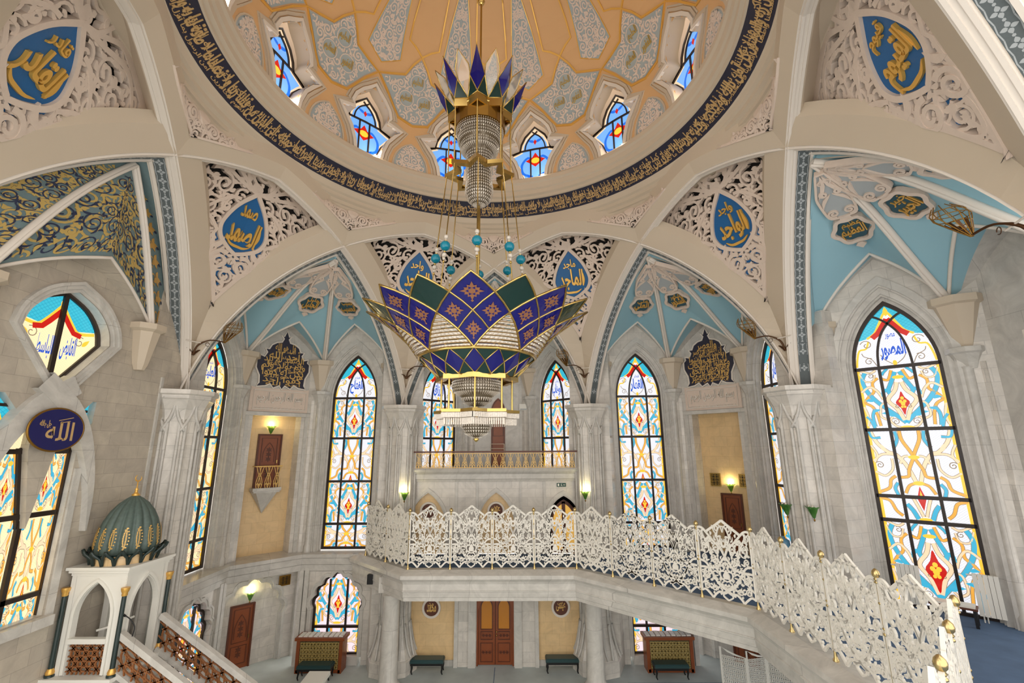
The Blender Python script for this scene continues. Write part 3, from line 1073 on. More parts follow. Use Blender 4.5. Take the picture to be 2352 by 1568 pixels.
def cross_row(mb, f, a, b):
    """row with crossing cream bands"""
    H = b - a
    Y = lambda y: a + y * H
    S = leaded(mb, f, Y)
    S([(.20, .98), (.18, .84), (.06, .68), (0, .60)], .06, 'g_orange', .006)
    S([(0, .58), (.14, .40), (.18, .30), (.36, .28)], .055, 'g_orange', .006)
    S([(.44, .30), (.56, .24), (.62, .12), (.86, .05)], .055, 'g_orange')
    S([(.82, .97), (.72, .80), (.52, .66), (.36, .62), (.18, .46), (.04, .2)], .07, 'g_cream')
    S([(.40, .62), (.66, .62), (.86, .52)], .045, 'g_cream')
    S([(.86, .36), (.66, .30), (.48, .40), (.46, .56)], .04, 'g_cream')
    S([(.30, .97), (.28, .84), (.38, .72)], .06, 'g_blue')
    for sg in (1, -1):
        mb.ribbon([(sg * p, q) for p, q in spiral(.74, Y(.46), .1, 1.4, .6, 1)], .022, f, .006, .006, 'g_lead')
        mb.blob([(sg * p, q) for p, q in leaf(.66, Y(.78), -2.2, .3, .1, .1)], f, .005, .005, 'g_cream')
    S([(.86, .76), (.76, .62), (.84, .50)], .04, 'g_cream', .0055)
    S([(.30, .05), (.20, .16), (.06, .20)], .05, 'g_orange', .0055)
    S([(.30, .48), (.22, .58), (.10, .60)], .04, 'g_cream', .0055)
    S([(.46, .02), (.50, .12), (.42, .2)], .06, 'g_blue', .0055)
    S([(.86, .99), (.80, .88), (.62, .88)], .05, 'g_blue', .0055)
    for y in (.58, .20):
        mb.blob(circle(0, Y(y), .12, .055, 12), f, .008, .008, 'g_yellow')
    mb.blob([(0, Y(.16)), (-.08, Y(0)), (.08, Y(0))], f, .007, .007, 'g_red')
    mb.blob([(0, Y(.10)), (-.035, Y(.0)), (.035, Y(.0))], f, .008, .008, 'g_yellow')
def short_row(mb, f, a, b):
    H = b - a
    Y = lambda y: a + y * H
    S = leaded(mb, f, Y)
    mb.blob([(.10, Y(1)), (-.10, Y(1)), (0, Y(.45))], f, .007, .007, 'g_red')
    S([(.18, 1), (.10, .6), (.03, .2)], .05, 'g_cream')
    S([(.86, .9), (.66, .8), (.56, .4), (.44, .2)], .055, 'g_orange')
    S([(.14, .1), (.22, .45), (.32, .7)], .08, 'g_blue')
    mb.blob(circle(0, Y(.1), .13, .045, 12), f, .008, .008, 'g_yellow')
def arch_row(mb, f):
    zs = [(x, z) for x, z in parch(HW - .05, ZT, ZA - .08, 14)]
    up = [p for p in zs if p[1] > 8.98]
    chev = cr([(-.72, 8.96), (-.45, 9.03), (-.25, 9.22), (0, 9.66), (.25, 9.22), (.45, 9.03), (.72, 8.96)], 4)
    # turquoise field, split in two so that each half is simple
    R_ = [p for p in up if p[0] >= -1e-6]
    cR = [p for p in chev if p[0] >= -1e-6]
    for sg in (1, -1):
        P = [(sg * x, z) for x, z in R_ + cR]
        for i in range(1, len(P) - 1):
            pass
        mb.plate(P, [], f, .003, .003, 'g_sky', False)
    mb.ribbon(cr([(-.52, 9.0), (-.33, 9.13), (-.2, 9.36), (0, 9.70), (.2, 9.36), (.33, 9.13), (.52, 9.0)], 4), .06, f, .006, .006, 'g_yellow')
    mb.ribbon([(0, 9.5), (.16, 9.25), (.25, 9.12), (.40, 9.0)], .14, f, .007, .007, 'g_red')
    mb.ribbon([(0, 9.5), (-.16, 9.25), (-.25, 9.12), (-.40, 9.0)], .14, f, .007, .007, 'g_red')
    mb.blob(leaf(0, 9.58, pi / 2, .28, .12), f, .008, .008, 'g_yellow')
    for sg in (1, -1):
        mb.ribbon([(sg * x, z) for x, z in cr([(.50, 8.92), (.58, 8.72), (.74, 8.68), (.82, 8.45), (.86, 8.2)], 4)], .05, f, .005, .005, 'g_yellow')
        mb.ribbon([(sg * x, z) for x, z in spiral(.56, 8.82, .15, 1.2, .3, 1)], .022, f, .006, .006, 'g_lead')
        mb.ribbon([(sg * x, z) for x, z in cr([(.40, 8.2), (.5, 8.4), (.66, 8.5), (.7, 8.6)], 4)], .02, f, .006, .006, 'g_lead')
        mb.ribbon([(sg * x, z) for x, z in spiral(.56, 8.34, .11, 1.2, 2.3, -1)], .02, f, .006, .006, 'g_lead')
        mb.ribbon([(sg * x, z) for x, z in cr([(.05, 8.22), (.2, 8.35), (.28, 8.5)], 4)], .02, f, .006, .006, 'g_lead')
    mb.blob(circle(0, 8.24, .05, .08, 8), f, .006, .006, 'g_yellow')

def window_meshes(rows, zb, base='g_white'):
    gl, fr = MB(), MB()
    gl.plate(archloop(HW - .03, zb, ZT, ZA - .04, 12), [], F0, 0, 0, base, False)
    arch_row(gl, F0)
    z = ZT
    for zn, kind, k in rows:
        {'d': lambda: diamond_row(gl, F0, zn, z, k), 'x': lambda: cross_row(gl, F0, zn, z), 's': lambda: short_row(gl, F0, zn, z)}[kind]()
        for sg in (1, -1):
            gl.ribbon([(sg * .855, zn), (sg * .855, z)], .07, F0, .003, .003, 'g_yellow')
        z = zn
    # dark frame: arch, transoms, mullions
    o, i = archloop(HW + .05, zb - .04, ZT, ZA + .08, 12), archloop(HW - .05, zb + .06, ZT, ZA - .09, 12)
    fr.plate(o, [i[::-1]], F0, -.04, .07, 'frame_dark')
    for zz in [ZT] + [r[0] for r in rows[:-1]]:
        fr.box(-HW, HW, -.07, .03, zz - .045, zz + .045, 'frame_dark')
    for x in (-.37, .37):
        fr.box(x - .035, x + .035, -.06, .03, zb, ZT, 'frame_dark')
    A = [(.37, ZT), (.33, 8.6), (.2, 9.05), (0, 9.36), (-.2, 9.55), (-.34, 9.63)]
    for P in (cr(A, 4), mir(cr(A, 4))):
        fr.ribbon(P, .055, F0, -.02, .06, 'frame_dark')
    return gl.mesh('glass'), fr.mesh('frame')
ROW_B = [(6.43, 'd', 1), (4.68, 'x', 1), (3.02, 'd', 1), (2.1, 'x', 1)]
ROW_E = [(6.43, 'd', 1), (4.68, 'x', 1), (4.07, 's', 1), (2.1, 'd', 1.35)]
WB = window_meshes(ROW_B, 2.1)
WE = window_meshes(ROW_E, 2.02)
WW = window_meshes(ROW_B, 2.1, 'g_warm')
WINS = [(0, -WX, WB, 'الفتاح', 'tall stained glass window left of the balcony bay, name panel at its tip'),
        (0, WX, WB, 'القهار', 'tall stained glass window just right of the balcony bay'),
        (-45, WX, WB, 'الرزاق', 'stained glass window behind the high balcony, left one'),
        (45, -WX, WB, 'الوهاب', 'stained glass window behind the high balcony, right one'),
        (-90, WX, WW, 'العليم', 'slanting tall stained glass window behind the pulpit dome'),
        (90, -WX, WE, 'الغفار', 'narrow stained glass window partly hidden by the right pillar'),
        (45, WX, WE, 'المصور', 'largest stained glass window at the right with two radiators in front')]
def put_window(i, a, s, me, word, label):
    M = Rz(a) @ Matrix.Translation((s, GD, 0))
    e = bpy.data.objects.new('window_%d' % i, None)
    COL.objects.link(e)
    e.matrix_world = M
    struct(e, label)
    MB().obj('glass', e, None, me[0])
    MB().obj('frame', e, None, me[1])
    t = MB()
    put_text(t, word, 0, 8.62, .56, .58, F0, .009, .009, 'g_ink', bold=.035)
    put_text(t, word[2:], .0, 9.0, .22, .16, F0, .009, .009, 'g_ink', bold=.01)
    t.obj('lettering', e)['label'] = 'blue lettering'
for i, w in enumerate(WINS):
    put_window(i + 1, *w)

# ================================================================== stone walls of a full bay (frame of the bay)
def wall_with_window():
    """x from the pier side (+) to the tip corner (-) around the window axis, wall face at FD"""
    mb = MB()
    f = flat(FD - GD)                                   # local y = 0 is the glass plane
    lo = [archloop(HW + d, 2.0, ZT, ZA + d * 1.5, 12) for d in (.46, .30, .26, .14, .10, .03)]
    outer = [(1.75, 2.0), (1.75, 11.9), (-2.2, 11.9), (-2.2, 2.0)]
    hole = lo[0]
    mb.plate([(1.75, 2.0), (1.75, 11.9), (-2.2, 11.9), (-2.2, 2.0), (hole[-1][0], 2.0)] + hole[-2:0:-1] + [(hole[0][0], 2.0)], [], f, 0, 0, 'marble', False)
    ww = lambda P: P[0:]                                # loops run bottom right, over, bottom left
    hs = [0.0, .06, -.08, -.10, -.24]
    mb.grid([[f(x, y, 0) for x, y in lo[0]], [f(x, y, .06) for x, y in lo[0]]], 'marble_plain', False, False)
    steps(mb, lo, [.06, .0, -.08, -.16, -.3], f, 'marble_plain', True)
    return mb.mesh('wall')
_wm = wall_with_window()
_wmm = None
def mirror_mesh(me, name):
    m2 = me.copy()
    m2.name = name
    m2.transform(Matrix.Scale(-1, 4, (1, 0, 0)))
    m2.flip_normals()
    return m2
_wmm = mirror_mesh(_wm, 'wall_mirrored')
WN = {0: 'back', -45: 'back_left', 45: 'back_right', -90: 'left', 90: 'right'}
for a, s, *_ in WINS:
    pier_pos = (s < 0)                                  # pier lies toward +x when the window is at -WX
    o = MB().obj('wall_' + WN[a], None, Rz(a) @ Matrix.Translation((s, GD, 0)), _wm if pier_pos else _wmm)
    struct(o)

TV = 12.45                                              # wall of the bay tip
def tip_wall(kind):
    mb = MB()
    f = flat(TV)
    niche = 0.92
    top = 7.32
    zb = 2.0 if kind != 'A' else 5.2
    if kind in 'BC':
        for sg in (1, -1):
            mb.box(min(sg * niche, sg * 2.0), max(sg * niche, sg * 2.0), TV, TV + .65, zb, top, 'marble')
            mb.box(min(sg * 1.06, sg * 1.2), max(sg * 1.06, sg * 1.2), TV - .06, TV, zb, top, 'marble_plain')
        mb.box(-niche, niche, TV + .62, TV + .7, zb, top, 'beige')
        mb.box(-2.0, 2.0, TV, TV + .65, top, 12.2, 'marble_plain')
        mb.box(-1.3, 1.3, TV - .14, TV, top - .02, top + .12, 'marble_plain')
    else:
        mb.box(-2.0, 2.0, TV, TV + .3, zb, 12.2, 'marble_plain')
    return mb.mesh('wall')
_tw = {k: tip_wall(k) for k in 'BA'}
for az, k, nm in ((-45, 'B', 'wall_far_left'), (0, 'A', 'wall_far_back'), (45, 'B', 'wall_far_right'), (90, 'A', 'wall_east')):
    me = _tw[k]
    o = MB().obj(nm, None, Rz(az), me)
    struct(o)

# corner shafts with their brackets (frame of a bay, at +-1.5)
def corner_shaft():
    mb = MB()
    for x, y, r in ((0, -.02, .12), (.22, .16, .09), (-.22, .16, .09)):
        mb.lathe([(r * 1.3, 2.0), (r * 1.3, 2.25), (r, 2.32), (r, 7.85), (r * 1.15, 7.9)], 'marble_plain', 10, (x, y))
    mb.box(-.34, .34, .05, .5, 2.0, 8.0, 'marble')
    mb.lathe([(.2, 7.85), (.24, 8.0), (.34, 8.22), (.40, 8.26), (.40, 8.38), (.30, 8.40)], 'marble_plain', 8, (0, .1), False, .5)
    mb.lathe([(.20, 8.38), (.26, 8.6), (.50, 9.46), (.60, 9.50), (.60, 9.68), (.3, 9.70)], 'plaster', 8, (0, .1), False, .5)
    return mb.mesh('column')
_cs = corner_shaft()
def half_bracket():
    mb = MB()
    mb.lathe([(.10, 8.5), (.13, 8.7), (.22, 9.38), (.28, 9.42), (.28, 9.58), (.1, 9.6)], 'plaster', 8, (0, .1), False, .5)
    return mb.mesh('bracket')
_hb = half_bracket()
for az in (-45, 0, 45, 90):
    for sg in (1, -1):
        if az == 90 and sg == 1:
            pass
        struct(MB().obj('column', None, Rz(az) @ Matrix.Translation((sg * 1.52, 12.12, 0)) @ Matrix.Rotation(sg * R(-22), 4, 'Z'), _cs))
        x, y, z = turn((-sg * 4.72, 9.58, 0), sg * 45)
        struct(MB().obj('bracket', None, Rz(az) @ Matrix.Translation((x, y, 0)) @ Matrix.Rotation(-sg * R(45), 4, 'Z'), _hb))

# ================================================================== blue bay vault (frame of the bay)
VP = Vector((0, 8.10, 12.72))
VB = Vector((1.50, 12.05, 9.70))
VLt = Vector((0, 11.15, 11.02))
VLw = Vector(turn((-WX, 9.15, 11.25), 45))
VB0 = Vector(turn((-4.5, 9.5, 9.6), 45))
def vrib(t):
    p = VP.lerp(VB, t)
    return p + Vector((0, 0, .34 * sin(pi * t) + .1 * sin(2 * pi * t)))
def vmain(t):
    s0, s1 = XS + .1, 6.42
    p = rib_in_frame(-22.5, s0 + (s1 - s0) * t, -.50, .06)
    return p + (VP - rib_in_frame(-22.5, s0, -.50, .06)) * (1 - t) ** 2 + (VB0 - rib_in_frame(-22.5, s1, -.50, .06)) * t ** 3
def fcurve(b, L, u, bul=.10):
    p = Vector(b).lerp(Vector(L), u)
    d = (Vector(L) - Vector(b))
    side = Vector((-d.x, -d.y, 0))
    side.normalize()
    return p + (Vector((0, 0, 1)) * .75 + side * .66) * (bul * sin(pi * u))
def cell(A, B, b0, b1, L, bul=.16):
    def S(w, t):
        G = VP.lerp(L, t) + Vector((0, 0, bul * sin(pi * t)))
        if w <= 0:
            u = 1 + w
            e, b = A(t), b0
        else:
            u = 1 - w
            e, b = B(t), b1
        f = fcurve(b, L, u)
        k = 1 - (1 - u) ** 2.4                           # rounded over the ridge
        k += (u - k) * t ** 6
        return e.lerp(G, k) + (f - Vector(b).lerp(L, u)) * t ** 6
    return S
mx = lambda v: Vector((-v.x, v.y, v.z))
VBm = mx(VB)
S_tip = cell(lambda t: mx(vrib(t)), vrib, VBm, VB, VLt)
S_win = cell(vrib, vmain, VB, VB0, VLw)
def soffit(mb, S, wallpt, m1='vault_blue', m2='marble_plain'):
    rows = [[], [], []]
    for i in range(25):
        w = -1 + i / 12
        p = S(max(-1, min(1, w)), 1)
        q = wallpt(p)
        rows[0].append(tuple(p)); rows[1].append(tuple(p.lerp(q, .55))); rows[2].append(tuple(q))
    mb.grid(rows[:2], m1, False, False)
    mb.grid(rows[1:], m2, False, False)
    return [Vector(p) for p in rows[0]]
def wp_tip(p):
    return Vector((p.x, max(p.y + .05, TV + .02), p.z - .06))
def wp_win(p):
    q = turn(p, -45)
    return Vector(turn((q[0], max(q[1] + .02, FD + .02), q[2] - .05), 45))
def vault_mesh():
    mb = MB()
    for S in (S_tip, S_win):
        for sg in ((1, -1) if S is S_win else (1,)):
            g = [[tuple(Vector((sg * p.x, p.y, p.z))) for p in (S(-1 + i / 8, j / 14) for i in range(17))] for j in range(15)]
            mb.grid(g, 'vault_blue', False, True)
    tr = MB()
    sm = MB()
    L1 = soffit(sm, S_tip, wp_tip)
    mb.raw(sm.v, sm.f, 'vault_blue')
    for k, mi in enumerate(sm.m):
        mb.m[len(mb.m) - len(sm.m) + k] = mb.mi(sm.names[mi])
    s2 = MB()
    L2 = soffit(s2, S_win, wp_win)
    for sg in (1, -1):
        mb.raw([(sg * x, y, z) for x, y, z in s2.v], s2.f, 'vault_blue')
        for k, mi in enumerate(s2.m):
            mb.m[len(mb.m) - len(s2.m) + k] = mb.mi(s2.names[mi])
    dn = Vector((0, -.02, -.02))
    tr.tube([p + dn for p in L1], .045, 'plaster_white', 6)
    for sg in (1, -1):
        tr.tube([Vector((sg * p.x, p.y, p.z)) + dn for p in L2], .045, 'plaster_white', 6)
        pts = [Vector((sg * p.x, p.y, p.z)) for p in (vrib(i / 16) for i in range(17))]
        tr.tube([p + Vector((0, -.03, -.05)) for p in pts], .10, 'plaster_white', 6)
        tr.tube([p + Vector((0, -.10, -.13)) for p in pts], .045, 'plaster_white', 6)
    # close the angle between the crossing ribs and the vault
    s0 = XS + .1
    for sg in (1, -1):
        q = lambda p: (sg * p.x, p.y, p.z)
        mb.grid([[q(rib_in_frame(-22.5, s0 + (6.42 - s0) * j / 14, -.53, .03)) for j in range(15)], [q(vmain(j / 14) + Vector((0, 0, .04))) for j in range(15)]], 'vault_blue')
    a = rib_in_frame(-22.5, s0, -.53, .03)
    mb.face([(0, 7.55, 13.12), (a.x, a.y, a.z), tuple(VP), (-a.x, a.y, a.z)], 'vault_blue')
    return mb.mesh('ceiling'), tr.mesh('rib_moulding')
_vm, _vt = vault_mesh()
def ornament(S, off):
    """carved piece and roundel hanging down the ridge of a vault cell"""
    H = len_center(S)
    A, B = Vector(S(0, .04)), Vector(S(0, .88))
    Y = (B - A).normalized()
    X = Vector((Y.y, -Y.x, 0)).normalized()
    N = X.cross(Y)
    if N.z > 0:
        N = -N
    O = A - Y * (.04 * H) + N * off
    F = lambda x, y, h: tuple(O + X * x + Y * y + N * h)  # a flat plaque hung under the ridge
    wf = lambda t: max(.05, (Vector(S(1, t)) - Vector(S(-1, t))).length * .40)
    c, g, tl, tx = MB(), MB(), MB(), MB()
    t0, t1 = H * .08, H * .50
    Lh = t1 - t0
    out = cr([(.10, t0), (.30, t0 + Lh * .3), (.34, t0 + Lh * .6), (.30, t1 - .08), (.12, t1), (0, t1 + .02)], 4)
    kk = lambda P: [(min(abs(x), wf(min(y / H, 1))) * (1 if x >= 0 else -1), y) for x, y in P]
    o2 = kk(out + [(-x, y) for x, y in out[-2::-1]])
    g.blob(o2, F, -.1, .012, 'strip_motif')
    c.ribbon(o2, .055, F, -.1, .06, 'carved', True)
    for i, (x, y, r, a, s_) in enumerate(((.17, t1 - .18, .14, 1.8, -1), (.15, t0 + Lh * .42, .10, 4.2, 1), (.08, t0 + Lh * .18, .06, 4.2, 1))):
        for q in (1, -1):
            c.ribbon(kk([(q * px, py) for px, py in spiral(x, y, r, 1.6, a, s_, .2)]), .05, F, 0, .055, 'carved')
    for q in (1, -1):
        c.blob([(q * x, y) for x, y in leaf(.02, t0 + .05, 1.2, Lh * .5, .1, .1)], F, 0, .05, 'carved')
        c.blob([(q * x, y) for x, y in leaf(.02, t0 + Lh * .45, 1.0, Lh * .35, .09, -.1)], F, 0, .05, 'carved')
    cy = H * .66
    lob = [((.42 + .035 * cos(6 * a)) * cos(a), cy + (.46 + .04 * cos(6 * a)) * sin(a)) for a in [2 * pi * i / 36 for i in range(36)]]
    inn = [(x * .80, cy + (y - cy) * .80) for x, y in lob]
    c.blob([(.1, t1), (.16, cy - .42), (-.16, cy - .42), (-.1, t1)], F, 0, .045, 'carved')
    c.ribbon(lob, .10, F, -.1, .06, 'carved', True)
    c.blob([(-.05, cy + .52), (-.12, cy + .62), (0, cy + .76), (.12, cy + .62), (.05, cy + .52)], F, 0, .05, 'carved')
    for k in range(4):
        tl.grid([[F(x * k / 4, cy + (y - cy) * k / 4, .015) for x, y in inn + [inn[0]]], [F(x * (k + 1) / 4, cy + (y - cy) * (k + 1) / 4, .015) for x, y in inn + [inn[0]]]], 'teal_ground', False, False)
    return F, cy, c.mesh('carving'), g.mesh('grey_ground'), tl.mesh('roundel')
mat('teal_ground', rgb(34, 78, 92), 0.4)
ORN = {'tip': ornament(S_tip, .11), 'win': ornament(S_win, .20)}
S_winL = lambda w, t: mx(S_win(-w, t))
_o = ORN['win']
ORN['winL'] = ornament(S_winL, .20)
OW = {-45: ('الجليل', 'الحسيب', 'الكريم'), 0: ('الحفيظ', 'الكبير', 'المقيت'), 45: ('الشكور', 'الغفور', 'العلي'), 90: ('الخبير', 'اللطيف', 'العظيم')}
BN = {-45: 'left bay vault', 0: 'balcony bay vault', 45: 'right bay vault', 90: 'big far right vault'}
for i, az in enumerate((-45, 0, 45, 90)):
    M = Rz(az)
    v = struct(MB().obj('ceiling', None, M, _vm), 'pale blue ribbed vault of a bay')
    MB().obj('rib_moulding', v, None, _vt)
    for j, (key, lab) in enumerate((('tip', 'middle'), ('win', 'right-hand'), ('winL', 'left-hand'))):
        if az == 0 and key == 'tip':
            lab = 'middle'
        F, cy, c, g, tl = ORN[key]
        r = root('vault_roundel', 'white carved hanging ornament with gold-lettered roundel, %s one of the %s' % (lab, BN[az]), 'wall ornament', M, 'carved roundels on the blue vaults')
        MB().obj('carving', r, None, c)
        MB().obj('grey_ground', r, None, g)
        MB().obj('roundel', r, None, tl)['label'] = 'dark teal roundel'
        tb = MB()
        Ff = lambda x, y, h, F=F, cy=cy: F(x, 2 * cy - y, h)      # letters stand upright seen from the hall
        put_text(tb, OW[az][j], 0, cy - .06, .56, .50, Ff, .01, .05, 'gold', bold=.02)
        put_text(tb, OW[az][j][2:], .02, cy + .22, .42, .26, Ff, .01, .04, 'gold', bold=.01)
        tb.obj('calligraphy', r)['label'] = 'gold calligraphy'
# ================================================================== floors, piers, lower walls
GZ, MZ = -1.85, 2.0
def poly_floor(name, P, z, m, th=.1):
    mb = MB()
    mb.plate(P, [], lambda x, y, h: (x, y, z + h), -th, 0, m)
    return mb.obj(name)
struct(poly_floor('floor', [(-13, -12), (13, -12), (13, 14.5), (-13, 14.5)], GZ, 'carpet'), 'blue-grey carpet of the main hall')
# marble paving strip from the door and its joint line
mb = MB()
mb.box(-.01, .01, 6.0, 9.2, GZ, GZ + .004, 'carpet_dark')
for (x0, x1) in ((-13, -4.6), (4.6, 13)):
    mb.box(x0, x1, 7.95, 8.05, GZ, GZ + .004, 'carpet_dark')
struct(mb.obj('floor'), 'dark joint lines in the carpet')

def pier_mesh():
    mb = MB()
    A = .5
    prof = [(.92, GZ), (.92, GZ + .45), (.88, GZ + .5), (.80, GZ + .75), (.66, GZ + 1.1), (.585, GZ + 1.7), (.565, -.0), (.565, 6.55), (.58, 6.75), (.66, 7.1), (.80, 7.4), (.84, 7.44), (.84, 7.52), (.92, 7.56), (.92, 7.68), (.6, 7.70)]
    mb.lathe(prof, 'marble', 8, (0, 9.86), False, A, cap=False)
    mb.box(-.85, .85, 9.95, 11.0, GZ, 7.62, 'marble')
    mb.box(-.85, .85, 10.3, 11.0, 7.62, 9.9, 'marble')
    # ribs on the corners that cross and open into pointed arches under the capital
    for k in range(8):
        a = 2 * pi * (k + A) / 8
        if sin(a) > .5:
            continue
        for sg in (1, -1):
            P = []
            for z, off, r in ((GZ + .55, .26, .93), (GZ + .9, .16, .78), (GZ + 1.6, .10, .63), (.2, .08, .60), (6.35, .08, .60), (6.5, .06, .60), (6.62, .0, .605), (6.75, -.07, .615), (6.95, -.16, .63), (7.15, -.22, .66), (7.32, -.245, .70)):
                b = a + sg * off / r
                rr = r * cos(pi / 8) / cos(min(abs(off) / r, pi / 8) - pi / 8) if False else r * (cos(pi / 8) / cos(abs((b - pi * A / 4) % (pi / 4) - pi / 8)))
                P.append((rr * cos(b), 9.86 + rr * sin(b), z))
            mb.tube(cr(P, 3), .045, 'marble_plain', 6)
    return mb.mesh('column')
_pm = pier_mesh()
for az in (-112.5, -67.5, -22.5, 22.5, 67.5, 112.5):
    struct(MB().obj('column', None, Rz(az), _pm), 'grey marble pier with ribbed capital')

# ---- lower walls of the left and right bays with cusped windows (frame of a wall, axis +-6.1)
LW = 9.42
def low_wall():
    mb = MB()
    f = flat(LW - GD)
    loops = [lobedloop(.90 + d, GZ + .28, .05, 1.22 + d, 4, 7) for d in (.16, .10, .02)]
    h = loops[0]
    mb.plate([(1.75, GZ), (1.75, 1.6), (-1.45, 1.6), (-1.45, GZ), (h[-1][0], GZ)] + h[-1:0:-1] + [h[0], (h[0][0], GZ)], [], f, 0, 0, 'marble', False)
    steps(mb, loops, [.07, .05, -.35], f, 'marble_plain', True)
    mb.grid([[f(x, y, 0) for x, y in h], [f(x, y, .07) for x, y in h]], 'marble_plain', False, False)
    mb.box(-.95, .95, LW - GD - .04, .1, GZ, GZ + .3, 'marble_plain')
    for x in (-1.18, -1.38):
        mb.box(x - .08, x + .08, LW - GD - .12, LW - GD, GZ, 1.5, 'marble_plain')
    return mb.mesh('wall')
def low_window():
    g, fr = MB(), MB()
    f = flat(0)
    o = lobedloop(.90, GZ + .3, .05, 1.22, 3, 7)
    g.plate(o, [], F0, -.02, -.02, 'g_rose', False)
    diamond_row(g, F0, -.55, 1.15, 1.0)
    cross_row(g, F0, -2.0, -.62)
    for sg in (1, -1):
        g.ribbon([(sg * .80, GZ + .3), (sg * .80, .2)], .09, F0, .003, .003, 'g_yellow')
    fr.plate([(.96, GZ + .25), (.96, .05)] + [(x * 1.06, z) for x, z in lobed(.90, .05, 1.24, 3, 7)][1:-1] + [(-.96, .05), (-.96, GZ + .25)], [o[::-1][:0] or [(-.84, GZ + .36), (-.84, .05)] + [(x * .93, z - .04) for x, z in lobed(.90, .05, 1.22, 3, 7)][::-1][1:-1] + [(.84, .05), (.84, GZ + .36)]], F0, -.03, .07, 'frame_dark')
    fr.box(-.9, .9, -.07, .03, -.66, -.57, 'frame_dark')
    for x in (-.34, .34):
        fr.box(x - .035, x + .035, -.06, .03, GZ + .3, 1.05, 'frame_dark')
    return g.mesh('glass'), fr.mesh('frame')
glass_lit('g_rose', rgb(246, 226, 234), 1.05, .4, rgb(226, 196, 206))
_lw = low_wall()
_lwm = mirror_mesh(_lw, 'wall_mirrored')
_lg, _lf = low_window()
for i, (a, s, lab) in enumerate(((0, -WX, 'ground-floor cusped stained glass window behind the wooden case at left'),
                                 (-90, WX, 'ground-floor cusped stained glass window seen through the pulpit stair rail'),
                                 (0, WX, 'ground-floor stained glass window half hidden under the balcony ramp'))):
    struct(MB().obj('wall_' + WN[a], None, Rz(a) @ Matrix.Translation((s, GD, 0)), _lw if s < 0 else _lwm))
    e = bpy.data.objects.new('window_%d' % (8 + i), None)
    COL.objects.link(e)
    e.matrix_world = Rz(a) @ Matrix.Translation((s, LW + .22, 0))
    struct(e, lab)
    MB().obj('glass', e, None, _lg)
    MB().obj('frame', e, None, _lf)
# tip of the lower bay: cusped door niche (frame of the bay)
LT = 13.0
def low_tip():
    mb = MB()
    f = flat(LT)
    loops = [lobedloop(1.08 + d, GZ, -.2, 1.12 + d, 4, 7) for d in (.10, .0, -.08)]
    h = loops[0]
    mb.plate([(2.4, GZ), (2.4, 1.6), (-2.4, 1.6), (-2.4, GZ)] + h[::-1], [], f, 0, 0, 'marble', False)
    steps(mb, loops, [.07, .0, -.2], f, 'marble_plain', True)
    mb.grid([[f(x, y, 0) for x, y in h], [f(x, y, .07) for x, y in h]], 'marble_plain', False, False)
    mb.box(-1.2, 1.2, LT + .2, LT + .26, GZ, 1.4, 'marble')
    for sg in (1, -1):
        for x, w in ((1.62, .09), (1.95, .09)):
            mb.box(sg * x - w, sg * x + w, LT - .14, LT, GZ, 1.5, 'marble_plain')
    return mb.mesh('wall')
_lt = low_tip()
for az, nm in ((-45, 'wall_lower_left'), (45, 'wall_lower_right')):
    struct(MB().obj(nm, None, Rz(az), _lt))

# ---- ledge that runs round the left bay
def sweep_path(mb, P, prof, m, closed=False):
    """profile points (d to the left of the path direction, z) swept along a mitred plan polyline"""
    K = len(P)
    rows = []
    for d, z in prof:
        row = []
        for i in range(K):
            a, b, c = P[max(i - 1, 0)], P[i], P[min(i + 1, K - 1)]
            n1 = Vector((-(b[1] - a[1]), b[0] - a[0])) if i else None
            n2 = Vector((-(c[1] - b[1]), c[0] - b[0])) if i < K - 1 else None
            n1 = n1.normalized() if n1 is not None else None
            n2 = n2.normalized() if n2 is not None else None
            if n1 is None: n = n2
            elif n2 is None: n = n1
            else:
                n = (n1 + n2)
                n = n / max(n.length_squared / 2, .2)
            row.append((b[0] + n.x * d, b[1] + n.y * d, z))
        rows.append(row)
    mb.grid(rows, m, False, False)
mb = MB()
lp = [(-4.2, 9.2), (-7.44, 9.2), (-9.2, 7.44), (-9.2, 4.2)]
pr = [(-1.4, 2.02), (.0, 2.02), (.0, 1.90), (-.06, 1.86), (-.06, 1.66), (-.12, 1.62), (-.12, 1.42), (-.16, 1.40), (-1.4, 1.40)]
sweep_path(mb, lp, [(d, z) for d, z in pr], 'marble_plain')
struct(mb.obj('trim_10'), 'marble ledge round the left bay')

# ================================================================== mezzanine with its moulded edge
K8 = 6.87 * math.tan(pi / 8)
RAIL = [(-5.35, 9.37), (-K8, 6.87), (K8, 6.87), (6.87, K8), (6.87, -K8), (K8 + .3, -6.57)]
mb = MB()
inner = [(-5.0, 9.02 + .35)] + RAIL[1:] 
far = [(3.2, -8.4), (13.2, -8.4), (13.2, 4.0), (9.6, 9.6), (4.2, 13.2), (4.2, 9.24), (-4.2, 9.24)]
mb.plate([(x, y) for x, y in RAIL] + far, [], lambda x, y, h: (x, y, MZ + h), -.4, 0, 'carpet_dark', True, 'marble')
struct(mb.obj('floor'), 'dark blue carpet of the mezzanine')
mb = MB()
pr = [(.30, 2.0), (.20, 2.03), (-.06, 2.03), (-.34, 1.93), (-.38, 1.91), (-.38, 1.80), (-.34, 1.77), (-.26, 1.70), (-.22, 1.62), (-.22, 1.44), (-.25, 1.42), (-.25, 1.40), (-.22, 1.38), (-.20, 1.22), (-.17, 1.20), (-.17, 1.10), (1.2, 1.10), (1.2, 1.7)]
sweep_path(mb, RAIL, pr, 'marble_plain')
struct(mb.obj('trim_11'), 'grey marble fascia of the mezzanine')
mb = MB()
mb.box(-4.0, 4.0, 7.6, 9.3, 1.1, 1.6, 'marble_plain')
